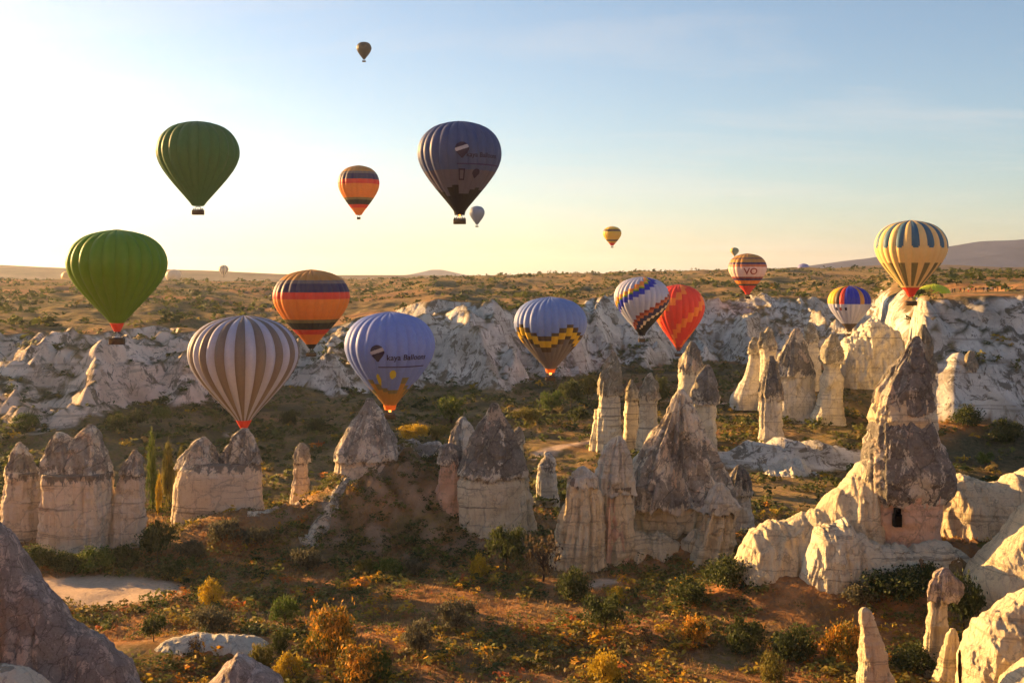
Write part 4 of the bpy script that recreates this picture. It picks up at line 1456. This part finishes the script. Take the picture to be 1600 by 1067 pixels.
# flame-yellow motifs low on the pale blue balloon
for x, z, w, h in ((-2.6, -1.0, 0.55, 1.6), (1.2, 0.4, 0.8, 1.2)):
    b5.patch(lambda X, Z, x=x, z=z, w=w, h=h: ((X - x) / w) ** 2 + ((Z - z) / h) ** 2 < 1, -4, 4, -4, 3, 0.66, 0.05, M['ink_yellow'], 'motif')
# window and small balloon motifs on the dark blue one
b9.patch(lambda x, z: (np.maximum(np.abs(x) / 0.75, np.abs(z) / 1.45) < 1) & (np.maximum(np.abs(x) / 0.42, np.abs(z) / 1.05) > 1), -1, 1, -1.6, 1.6, 0.62, 0.10, M['ink'], 'motif')
b9.patch(drop(0, 0, 1.0), -1.2, 1.2, -1.5, 1.2, 0.60, 0.52, M['ink'], 'motif')
# small dark signs on the white lower half of the striped dome
for th, c in ((-0.95, 'ink'), (-0.72, 'ink_red'), (-0.45, 'ink')):
    b16.patch(lambda x, z: np.maximum(np.abs(x) / 0.55, np.abs(z) / 0.8) < 1, -0.8, 0.8, -1, 1, 0.52, th, M[c], 'sign')

# ------------------------------------------------------------------ plants
def mat_leaf(name, stops, trans=0.3):
    t = NT('leaf_' + name)
    c = t.ramp(t.attr('tint'), stops)
    d = t.n('ShaderNodeBsdfPrincipled')
    t.l(c, d.inputs['Base Color'])
    d.inputs['Roughness'].default_value = 0.7
    d.inputs['Specular IOR Level'].default_value = 0.15
    tr = t.n('ShaderNodeBsdfTranslucent')
    t.l(c, tr.inputs[0])
    mx = t.n('ShaderNodeMixShader')
    mx.inputs[0].default_value = trans
    t.l(d.outputs[0], mx.inputs[1])
    t.l(tr.outputs[0], mx.inputs[2])
    t.l(mx.outputs[0], t.out.inputs['Surface'])
    return t.m


LEAF = {
    'dark': mat_leaf('dark', [(0.0, (0.03, 0.042, 0.014)), (0.7, (0.075, 0.095, 0.028)), (1.0, (0.13, 0.14, 0.04))]),
    'green': mat_leaf('green', [(0.0, (0.05, 0.085, 0.015)), (0.7, (0.11, 0.155, 0.03)), (1.0, (0.22, 0.22, 0.045))]),
    'olive': mat_leaf('olive', [(0.0, (0.085, 0.09, 0.02)), (0.7, (0.19, 0.17, 0.04)), (1.0, (0.34, 0.25, 0.05))]),
    'yellow': mat_leaf('yellow', [(0.0, (0.22, 0.17, 0.02)), (0.6, (0.52, 0.36, 0.03)), (1.0, (0.75, 0.52, 0.05))]),
    'orange': mat_leaf('orange', [(0.0, (0.06, 0.075, 0.02)), (0.40, (0.15, 0.13, 0.025)), (0.68, (0.55, 0.26, 0.03)), (1.0, (0.75, 0.38, 0.06))]),
    'grey': mat_leaf('grey', [(0.0, (0.07, 0.07, 0.04)), (0.7, (0.14, 0.13, 0.075)), (1.0, (0.22, 0.19, 0.11))]),
    'twig': mat_leaf('twig', [(0.0, (0.06, 0.042, 0.025)), (0.7, (0.12, 0.085, 0.048)), (1.0, (0.19, 0.13, 0.07))]),
    'scrub': mat_leaf('scrub', [(0.0, (0.035, 0.048, 0.014)), (0.30, (0.08, 0.10, 0.025)), (0.46, (0.15, 0.16, 0.038)), (0.58, (0.17, 0.12, 0.05)), (0.70, (0.26, 0.21, 0.035)), (0.82, (0.55, 0.34, 0.03)), (0.92, (0.55, 0.23, 0.03)), (1.0, (0.44, 0.13, 0.04))]),
    'straw': mat_leaf('straw', [(0.0, (0.16, 0.105, 0.05)), (0.5, (0.34, 0.21, 0.085)), (0.8, (0.46, 0.25, 0.09)), (1.0, (0.48, 0.18, 0.07))]),
}
M['bark'] = mat_plain('bark', (0.06, 0.045, 0.033))


def leaf_cloud(g, n_clump, n_leaf, rx, ry, rz, z0, leaf, spread=0.32, top_bias=0.0):
    """leaf quads gathered in clumps through a crown's volume; returns V, Q, tint"""
    c = g.normal(size=(n_clump, 3))
    c /= np.linalg.norm(c, axis=1)[:, None]
    c *= (g.uniform(0.25, 1.0, n_clump) ** 0.5)[:, None] * g.uniform(0.75, 1.12, n_clump)[:, None]
    c[:, 2] = np.abs(c[:, 2]) * 1.0 if top_bias else c[:, 2]
    ct = g.uniform(0, 1, n_clump)
    idx = np.repeat(np.arange(n_clump), n_leaf)
    p = c[idx] + g.normal(size=(len(idx), 3)) * spread * g.uniform(0.6, 1.2, n_clump)[idx][:, None]
    p = p * np.array([rx, ry, rz]) + np.array([0, 0, z0])
    u = g.normal(size=(len(idx), 3)); u /= np.linalg.norm(u, axis=1)[:, None]
    w = np.cross(u, g.normal(size=(len(idx), 3))); w /= np.linalg.norm(w, axis=1)[:, None]
    s = leaf * g.uniform(0.6, 1.35, len(idx))[:, None]
    V = np.stack([p - u * s, p + w * s * 0.55, p + u * s, p - w * s * 0.55], 1).reshape(-1, 3)
    Q = np.arange(len(V)).reshape(-1, 4)
    tint = np.clip(0.55 * ct[idx] + 0.45 * g.uniform(0, 1, len(idx)), 0, 1)
    return V, Q, np.repeat(tint, 4)


def cloud_mesh(name, V, Q, tint, mat):
    me = mesh_np(name, V, Q, False, [mat])
    attr(me, 'tint', tint)
    return me


def stem_mesh(g, h, r, spread, n=5):
    parts = [tube((0, 0, -0.5), (0.06 * spread, 0, h * 0.55), r, 6)]
    V, Q = parts[0]
    V[6:, :2] *= 0.7
    for k in range(n):
        a = g.uniform(0, 6.28)
        st = h * g.uniform(0.25, 0.5)
        d = spread * g.uniform(0.4, 0.8)
        v, q = tube((0.03, 0, st), (d * math.cos(a), d * math.sin(a), h * g.uniform(0.7, 0.98)), r * 0.5, 5)
        v[5:] = v[5:].mean(0) + (v[5:] - v[5:].mean(0)) * 0.3
        parts.append((v, q))
    return mesh_np('trunk', *joined(parts), True, [M['bark']])


PROTO = {}
gp = np.random.default_rng(77)


def proto(kind, colour, var):
    key = (kind, colour, var)
    if key in PROTO:
        return PROTO[key]
    if kind == 'shrub':      # 1 m half width, 1 m tall
        V, Q, t = leaf_cloud(gp, 34, 74, 0.86, 0.86, 0.5, 0.5, 0.06, 0.2)
        st = stem_mesh(gp, 0.7, 0.04, 0.6)
    elif kind == 'tree':     # 1 m half width, 1.15 m tall including the trunk
        V, Q, t = leaf_cloud(gp, 36, 74, 0.84, 0.84, 0.42, 0.68, 0.056, 0.18)
        st = stem_mesh(gp, 0.85, 0.055, 0.6, 6)
    elif kind == 'poplar':   # 1 m half width, 1 m tall in z units stretched later
        V, Q, t = leaf_cloud(gp, 50, 52, 0.62, 0.62, 0.46, 0.52, 0.05, 0.15)
        st = stem_mesh(gp, 0.95, 0.05, 0.35, 4)
    else:                    # thin: sparse twiggy crown
        V, Q, t = leaf_cloud(gp, 16, 26, 0.86, 0.86, 0.42, 0.64, 0.06, 0.2)
        st = stem_mesh(gp, 0.95, 0.05, 0.85, 11)
    V[:, 2] = np.maximum(V[:, 2], 0.02)
    PROTO[key] = (cloud_mesh('crown', V, Q, t, LEAF[colour]), st)
    return PROTO[key]


def plant(kind, colour, px, py, w, h, label, group='shrubs and trees of the valley', place=None):
    """base at photo pixel, w and h in photo pixels"""
    x, y, z = place if place else ground_at(px, py)
    crown, st = proto(kind, colour, random.randrange(2))
    tree = kind in ('tree', 'poplar', 'thin')
    e = bpy.data.objects.new('tree' if tree else 'shrub', None)
    COL.objects.link(e)
    e.location = (x, y, z - 0.05)
    sw, sh = w / F * y / 2, h / F * y
    if kind in ('tree', 'thin'):
        sh /= 1.15
    e.scale = (sw, sw, sh)
    e.rotation_euler = (0, 0, random.uniform(0, 6.28))
    tag(e, label, 'tree' if tree else 'shrub', group)
    obj('trunk' if tree else 'stems', st, e)
    obj('crown', crown, e)
    return e


P = plant
P('shrub', 'yellow', 330, 950, 40, 42, 'upright bright yellow bush behind the round grey-green shrub')
P('shrub', 'grey', 332, 988, 66, 40, 'round grey-green shrub at the back edge of the whitish slab')
P('tree', 'dark', 240, 1003, 40, 46, 'small dark tree left of the whitish slab')
P('thin', 'twig', 304, 1032, 28, 40, 'thin thorn tree growing on the whitish slab')
P('tree', 'green', 445, 980, 54, 50, 'green tree with yellow fringe left of the orange-topped shrub')
P('shrub', 'orange', 512, 1034, 88, 82, 'biggest orange-topped round shrub in the foreground')
P('shrub', 'dark', 438, 1022, 30, 36, 'small dark shrub behind the yellow bushes at the rock tip')
P('shrub', 'olive', 408, 1048, 44, 38, 'yellow-green bush touching the pinkish rock tip')
P('shrub', 'yellow', 450, 1062, 48, 40, 'yellow bush at the bottom edge right of the rock tip')
P('shrub', 'orange', 556, 1072, 90, 62, 'wide orange shrub at the bottom edge left of centre')
P('shrub', 'green', 594, 1066, 44, 48, 'dark green bush among the orange shrub at the bottom edge')
P('tree', 'grey', 655, 1026, 64, 58, 'grey-green thorn tree left of the bottom centre')
P('tree', 'grey', 712, 988, 66, 54, 'dull grey tree on the slope below the central column')
P('shrub', 'green', 606, 902, 48, 30, 'low green bush at the foot of the brown slope')
P('shrub', 'olive', 570, 896, 36, 22, 'low olive bush left of the green one below the brown slope')
P('shrub', 'grey', 648, 898, 44, 24, 'grey shrub right of the green bush below the brown slope')
P('tree', 'dark', 790, 892, 66, 74, 'dense dark green tree at the right foot of the central column')
P('shrub', 'yellow', 748, 905, 34, 38, 'orange-yellow bush left of the dense dark green tree')
P('thin', 'twig', 850, 908, 80, 78, 'bare dark tree with a visible trunk right of the dense green tree')
P('tree', 'dark', 946, 992, 74, 68, 'dark round tree with a clear trunk in the right foreground')
P('shrub', 'yellow', 962, 946, 34, 26, 'small yellow-orange bush on top of the dark round tree')
P('shrub', 'dark', 895, 938, 60, 46, 'dark shrub behind the dark round tree, beside the flat pale stone')
P('shrub', 'orange', 1084, 1004, 52, 42, 'bright orange bush in the middle of the right foreground')
P('shrub', 'yellow', 946, 1070, 62, 52, 'yellow-orange bush at the bottom edge right of centre')
P('shrub', 'dark', 1160, 1020, 78, 54, 'dark round shrub, left of the pair in the right foreground')
P('shrub', 'dark', 1240, 1032, 80, 48, 'dark wide shrub, right of the pair in the right foreground')
P('shrub', 'dark', 1078, 944, 64, 38, 'dark shrub at the tip of the small cone spur')
P('shrub', 'dark', 1135, 918, 80, 44, 'dark shrub mass right of the small cone spur')
P('shrub', 'orange', 1318, 1036, 62, 60, 'golden shrub left of the leaning rock finger')
P('shrub', 'olive', 1206, 1070, 46, 50, 'yellow-green bush at the bottom edge under the dark pair')
P('thin', 'twig', 1012, 1014, 26, 42, 'thin thorn tree left of the bright orange bush')
P('shrub', 'dark', 1400, 936, 104, 46, 'wide dark shrub below the cream wall of the cave cone')
P('shrub', 'grey', 1345, 944, 70, 36, 'dusty dark shrub left of the wide one below the cream wall')
P('shrub', 'dark', 1446, 930, 50, 44, 'dark shrub left of the yellow lit column cap')
P('tree', 'dark', 1506, 992, 66, 92, 'dark bushy tree right of the yellow lit column')
P('shrub', 'dark', 1432, 1052, 90, 44, 'dark shrub at the base of the yellow lit column')
P('shrub', 'green', 1550, 1060, 70, 40, 'shaded green shrub right of the small rock tooth')
P('poplar', 'olive', 262, 800, 30, 116, 'tall yellowish poplar right of the slim column')
P('poplar', 'green', 238, 800, 26, 118, 'tall green poplar next to the slim column')
P('poplar', 'olive', 282, 796, 22, 104, 'olive poplar close to the two-capped rock')
P('poplar', 'yellow', 248, 806, 16, 66, 'short yellow poplar in front of the tall pair')
for q, (px_, py_, w_, h_, c_, lab) in enumerate([
        (62, 888, 56, 34, 'dark', 'dark bush at the foot of the leftmost rock column'),
        (108, 893, 60, 30, 'dark', 'dark bush under the left half of the broad two-peaked column'),
        (150, 894, 60, 40, 'green', 'green bush under the right half of the broad two-peaked column'),
        (196, 886, 58, 34, 'dark', 'dark bush at the foot of the slim cream column'),
        (246, 878, 60, 66, 'dark', 'tall dark bush between the slim column and the two-capped rock'),
        (300, 872, 50, 30, 'grey', 'grey bush in front of the left side of the two-capped rock'),
        (348, 848, 60, 34, 'grey', 'grey-brown bush on the mound before the two-capped rock'),
        (400, 850, 56, 26, 'grey', 'grey-brown bush right end of the mound before the two-capped rock'),
        (268, 905, 44, 26, 'dark', 'dark shrub beside the reddish path on the left'),
        (480, 890, 60, 34, 'grey', 'grey shrub at the lower left end of the white crest'),
        (646, 694, 50, 36, 'yellow', 'yellow-orange tree behind the boulder crest'),
        (682, 690, 40, 28, 'olive', 'olive tree right of the yellow one behind the boulder crest'),
        (705, 664, 54, 44, 'green', 'green tree in the mid valley left of the central cap'),
        (822, 666, 44, 34, 'olive', 'yellow-green tree in the mid valley right of the central cap'),
        (862, 648, 42, 40, 'green', 'green tree below the zigzag balloon'),
        (892, 640, 40, 50, 'dark', 'dark tree right below the zigzag balloon'),
        (918, 628, 40, 40, 'olive', 'olive tree just left of the tall ribbed column'),
        (905, 664, 36, 30, 'dark', 'dark round tree left of the tall ribbed column, lower one'),
        (38, 668, 46, 22, 'green', 'round green bush at the far left under the white cliff'),
        (182, 672, 34, 24, 'dark', 'dark bush on the terrace above the slim column'),
        (214, 668, 34, 28, 'dark', 'dark bush left of the striped balloon skirt'),
        (252, 660, 36, 28, 'green', 'green bush left of the striped balloon base'),
        (452, 664, 30, 22, 'dark', 'dark bush right of the striped balloon base'),
        (495, 676, 34, 20, 'dark', 'dark bush left of the streaked pale cone'),
        (1030, 640, 40, 50, 'dark', 'dark tree between the conical olive head and the hooded column'),
        (1540, 730, 30, 26, 'green', 'green bush on the dark slope above the cream saddle'),
        (1148, 870, 30, 22, 'olive', 'olive bush in the notch left of the golden shoulder'),
        (1512, 668, 50, 30, 'dark', 'dark bush at the foot of the right-hand ridge'),
        (1572, 690, 60, 34, 'dark', 'dark bush under the right-hand ridge near the frame edge')]):
    tall_ = h_ > w_ * 0.75
    P('tree' if tall_ or 'tree' in lab else 'shrub', c_, px_, py_, w_, h_, lab)


# ---- uncountable scrub and dry grass, each one mass
def clear_of_rocks(x, y, pad=0.5):
    ok = np.ones(len(x), bool)
    for ox, oy, orad in OBST:
        ok &= np.hypot(x - ox, y - oy) > orad * 0.75 + pad
    return ok


def scatter(n, y0, y1, pxlo, pxhi, seed, dens, allow_tuff=0.35, p=1.0):
    g = np.random.default_rng(seed)
    y = (g.uniform(y0 ** p, y1 ** p, n)) ** (1 / p)
    x = wx(g.uniform(pxlo, pxhi, n), y)
    keep = g.uniform(0, 1, n) < dens(x, y)
    x, y = x[keep], y[keep]
    keep = (look(x, y, 'tuff') < allow_tuff) & (look(x, y, 'pale') < 0.4) & clear_of_rocks(x, y)
    return x[keep], y[keep]


def bake(x, y, size, variants, tintf, name, mat, flat=0.7):
    g = np.random.default_rng(len(x))
    z = look(x, y)
    Vs, Ts = [], []
    which = g.integers(0, len(variants), len(x))
    rot = g.uniform(0, 6.28, len(x))
    for k, (V, Q, t) in enumerate(variants):
        i = np.nonzero(which == k)[0]
        if not len(i):
            continue
        c, s = np.cos(rot[i])[:, None], np.sin(rot[i])[:, None]
        sz = size[i][:, None]
        X = x[i][:, None] + sz * (c * V[:, 0] - s * V[:, 1])
        Y = y[i][:, None] + sz * (s * V[:, 0] + c * V[:, 1])
        Z = z[i][:, None] + sz * flat * V[:, 2]
        Vs.append(np.stack([X, Y, Z], -1).reshape(-1, 3))
        Ts.append(np.clip(tintf[i][:, None] + 0.22 * (t[None, :] - 0.5), 0, 1).ravel())
    V = np.vstack(Vs)
    me = cloud_mesh(name, V, np.arange(len(V)).reshape(-1, 4), np.concatenate(Ts), mat)
    o = obj(name, me)
    tag(o, kind='stuff')
    return o


def small_cloud(g, nc, nl, leaf, rz=0.5):
    V, Q, t = leaf_cloud(g, nc, nl, 0.85, 0.85, rz, rz, leaf, 0.3)
    V[:, 2] = np.maximum(V[:, 2], -0.02)
    return V, Q, t


gs = np.random.default_rng(5)
near_v = [small_cloud(gs, 6, 6, 0.20) for _ in range(6)]
mid_v = [small_cloud(gs, 5, 4, 0.28) for _ in range(6)]
far_v = [small_cloud(gs, 4, 3, 0.42) for _ in range(5)]


def tints(x, y, warm):
    n = fbm(x / 22, y / 22, 71.0, 3)
    g = np.random.default_rng(len(x) + 1)
    t = 0.40 + 0.35 * n + g.normal(0, 0.19, len(x)) + warm
    return np.clip(t, 0, 1)


x, y = scatter(15500, 146, 262, -60, 1660, 1, lambda x, y: np.clip(0.45 + 1.1 * fbm(x / 20, y / 20, 81.0, 3), 0.05, 1))
mx_, my_ = scatter(420, 221, 254, 470, 735, 12, lambda x, y: np.clip(0.6 + 1.2 * fbm(x / 7, y / 7, 87.0, 3), 0.05, 1))
x, y = np.concatenate([x, mx_]), np.concatenate([y, my_])
s_ = np.random.default_rng(2).gamma(2.0, 0.46, len(x)) + 0.22
bake(x, y, np.minimum(s_, 2.4), near_v, tints(x, y, 0.20 * (1 - sstep(185, 232, y)) - 0.04), 'valley_scrub', LEAF['scrub']).__setitem__('label', 'low mixed scrub covering the near valley floor')
x, y = scatter(19500, 258, 620, -60, 1660, 3, lambda x, y: np.clip(0.5 + 1.2 * fbm(x / 30, y / 30, 83.0, 3), 0.03, 1) * (look(x, y, 't') < 0.5), 0.55)
s_ = np.random.default_rng(4).gamma(2.2, 0.55, len(x)) + 0.4
bake(x, y, np.minimum(s_, 3.8), mid_v, tints(x, y, -0.06), 'far_valley_scrub', LEAF['scrub']).__setitem__('label', 'dark bushes and scrub across the far valley floor')
x, y = scatter(19000, 330, 1900, -80, 1680, 6, lambda x, y: np.clip(0.42 + 2.6 * fbm(x / 130, y / 50, 85.0, 3), 0.02, 1) * (look(x, y, 't') > 0.5) * ~((y < 450) & (x / y > 0.37)), 0.6, 0.6)
s_ = np.random.default_rng(7).gamma(2.0, 0.8, len(x)) + 0.5
bake(x, y, np.minimum(s_, 5.0), far_v, tints(x, y, -0.10) * 0.75, 'plateau_scrub', LEAF['scrub']).__setitem__('label', 'scattered bushes over the plateau and cliff ledges')
# dry grass tufts
gv = []
for _ in range(5):
    n = 4
    a = gs.uniform(0, 6.28, n)
    b = np.stack([np.cos(a), np.sin(a), np.zeros(n)], 1) * gs.uniform(0.1, 0.5, n)[:, None]
    w = np.stack([-np.sin(a), np.cos(a), np.zeros(n)], 1) * 0.16
    tip = b * 2.0 + np.array([0, 0, 1.0]) * gs.uniform(0.5, 1.1, n)[:, None]
    V = np.stack([b - w, b + w, tip + w * 0.25, tip - w * 0.25], 1).reshape(-1, 3)
    gv.append((V, None, np.repeat(gs.uniform(0, 1, n), 4)))
x, y = scatter(42000, 143, 268, -60, 1660, 9, lambda x, y: np.clip(0.55 + 1.0 * fbm(x / 12, y / 12, 91.0, 3), 0.05, 1), 0.4)
s_ = np.random.default_rng(10).uniform(0.25, 0.75, len(x))
bake(x, y, s_, gv, np.clip(0.5 + 0.5 * fbm(x / 15, y / 15, 93.0, 3) + np.random.default_rng(3).normal(0, 0.15, len(x)), 0, 1), 'dry_grass', LEAF['straw'], 0.8).__setitem__('label', 'rusty dry grass and weeds on the near valley floor')

# ------------------------------------------------------------------ people
def person_mesh(name, pose):
    """one continuous body grown on a skeleton with the Skin modifier"""
    a, l, ln = pose       # arm spread, leg spread, lean
    J = {'pelvis': (0, 0, 0.95, 0.15), 'waist': (0, 0, 1.1, 0.13), 'chest': (0, ln * 0.5, 1.32, 0.165), 'neck': (0, ln, 1.5, 0.06), 'head': (0, ln, 1.62, 0.105), 'crown': (0, ln, 1.72, 0.085)}
    E = [('pelvis', 'waist'), ('waist', 'chest'), ('chest', 'neck'), ('neck', 'head'), ('head', 'crown')]
    for s, t in ((-1, 'l'), (1, 'r')):
        J.update({'sh' + t: (s * 0.19, ln, 1.42, 0.075), 'el' + t: (s * (0.23 + a), ln - 0.02, 1.14, 0.055), 'ha' + t: (s * (0.2 + a * 0.6), ln - 0.12, 0.92, 0.042),
                  'hp' + t: (s * 0.1, 0, 0.88, 0.1), 'kn' + t: (s * (0.11 + l), -0.03 * s, 0.48, 0.07), 'an' + t: (s * (0.12 + l * 1.6), 0.04 * s, 0.08, 0.048), 'to' + t: (s * (0.13 + l * 1.6), -0.14 + 0.04 * s, 0.04, 0.04)})
        E += [('chest', 'sh' + t), ('sh' + t, 'el' + t), ('el' + t, 'ha' + t), ('pelvis', 'hp' + t), ('hp' + t, 'kn' + t), ('kn' + t, 'an' + t), ('an' + t, 'to' + t)]
    names = list(J)
    me = bpy.data.meshes.new('tmp_person')
    me.from_pydata([J[k][:3] for k in names], [(names.index(p), names.index(q)) for p, q in E], [])
    o = bpy.data.objects.new('tmp_person', me)
    COL.objects.link(o)
    o.modifiers.new('skin', 'SKIN')
    for k, nm in enumerate(names):
        sv = me.skin_vertices[0].data[k]
        sv.radius = (J[nm][3], J[nm][3])
        sv.use_root = (nm == 'pelvis')
    o.modifiers.new('sub', 'SUBSURF').levels = 1
    out = bpy.data.meshes.new_from_object(o.evaluated_get(bpy.context.evaluated_depsgraph_get()))
    bpy.data.objects.remove(o)
    out.name = name
    return out


CLOTH = {k: mat_plain('cloth_' + k, c) for k, c in dict(black=(0.02, 0.02, 0.022), navy=(0.03, 0.035, 0.07), red=(0.45, 0.05, 0.04), white=(0.62, 0.58, 0.52), grey=(0.15, 0.14, 0.13), brown=(0.12, 0.07, 0.04)).items()}
M['skin'] = mat_plain('skin', (0.36, 0.21, 0.14))
M['hair'] = mat_plain('hair', (0.03, 0.02, 0.015))
POSE = [person_mesh('person_body', p) for p in ((0.03, 0.02, 0.0), (0.12, 0.05, -0.05), (0.06, 0.09, -0.02))]


def person(loc, k, topc, legc, label, group):
    me = POSE[k % 3].copy()
    me.materials.clear()
    for m in (CLOTH[legc], CLOTH[topc], M['skin'], M['hair']):
        me.materials.append(m)
    for p in me.polygons:
        z, yv = p.center.z, p.center.y
        p.material_index = 3 if z > 1.66 else (2 if z > 1.47 or (z < 0.97 and abs(p.center.x) > 0.17 and z > 0.8) else (1 if z > 0.95 else 0))
        p.use_smooth = True
    o = obj('person', me, None, loc)
    o.rotation_euler = (0, 0, random.uniform(-0.7, 0.7))
    tag(o, label, 'person', group)
    return o


def rim_point(px):
    ys = np.linspace(300, 430, 300)
    h = look(wx(px, ys), ys)
    k = int(np.argmax(h / ys))
    return wx(px, ys[k]), ys[k], h[k]


RIMP = [(1487.5, 'grey', 'black', 'in grey, far left of the row of people'), (1491, 'black', 'black', 'all in black, second of the row from the left'), (1500, 'red', 'black', 'in a red jacket, nearest the sunlit spur'),
        (1506, 'black', 'navy', 'in a black jacket beside the red jacket'), (1512.5, 'white', 'red', 'in a white top and red trousers'), (1517.5, 'red', 'grey', 'in red right of the white top'),
        (1524, 'black', 'black', 'in black standing alone in the row middle'), (1536.5, 'black', 'navy', 'in dark clothes left of the cream coat'), (1539.5, 'white', 'white', 'in a long cream coat'),
        (1542.5, 'black', 'black', 'in dark clothes right of the cream coat'), (1548, 'white', 'brown', 'in a pale top and brown trousers'), (1551, 'navy', 'black', 'in navy beside the pale top'),
        (1558.5, 'black', 'black', 'in black, third from the right'), (1570.5, 'black', 'grey', 'in black, second from the right'), (1575.5, 'navy', 'black', 'in navy, last on the right')]
for k, (px_, tc, lc, lab) in enumerate(RIMP):
    q = rim_point(px_)
    person((q[0], q[1] - 0.3, q[2] - 0.05), k, tc, lc, 'person on the right-hand cliff rim ' + lab, 'people on the cliff rim')
for b, nm in ((BAL[1], 'high dark green balloon'), (b9, 'high dark blue balloon')):
    ords = ['first', 'second', 'third', 'fourth', 'fifth', 'sixth']
    for k, s_ in enumerate(b.seats):
        person(s_, k, ['black', 'navy', 'brown', 'grey', 'black', 'navy'][k], 'black', 'passenger %s from left in the basket of the %s' % (ords[k], nm), 'balloon passengers')

# ------------------------------------------------------------------ morning haze: one even box of air
me = bpy.data.meshes.new('haze')
V, Q = box_vq(-16500, 16500, -450, 26500, -160, 380)
me.from_pydata(V.tolist(), [], [tuple(q) for q in Q.tolist()])
hz = obj('haze', me)
t = NT('haze_air')
pv = t.n('ShaderNodeVolumePrincipled')
pv.inputs['Color'].default_value = (0.78, 0.86, 1.0, 1)
pv.inputs['Density'].default_value = 4e-5
pv.inputs['Anisotropy'].default_value = 0.45
t.l(pv.outputs[0], t.out.inputs['Volume'])
me.materials.append(t.m)
tag(hz, 'thin even morning haze over the whole valley', kind='stuff')
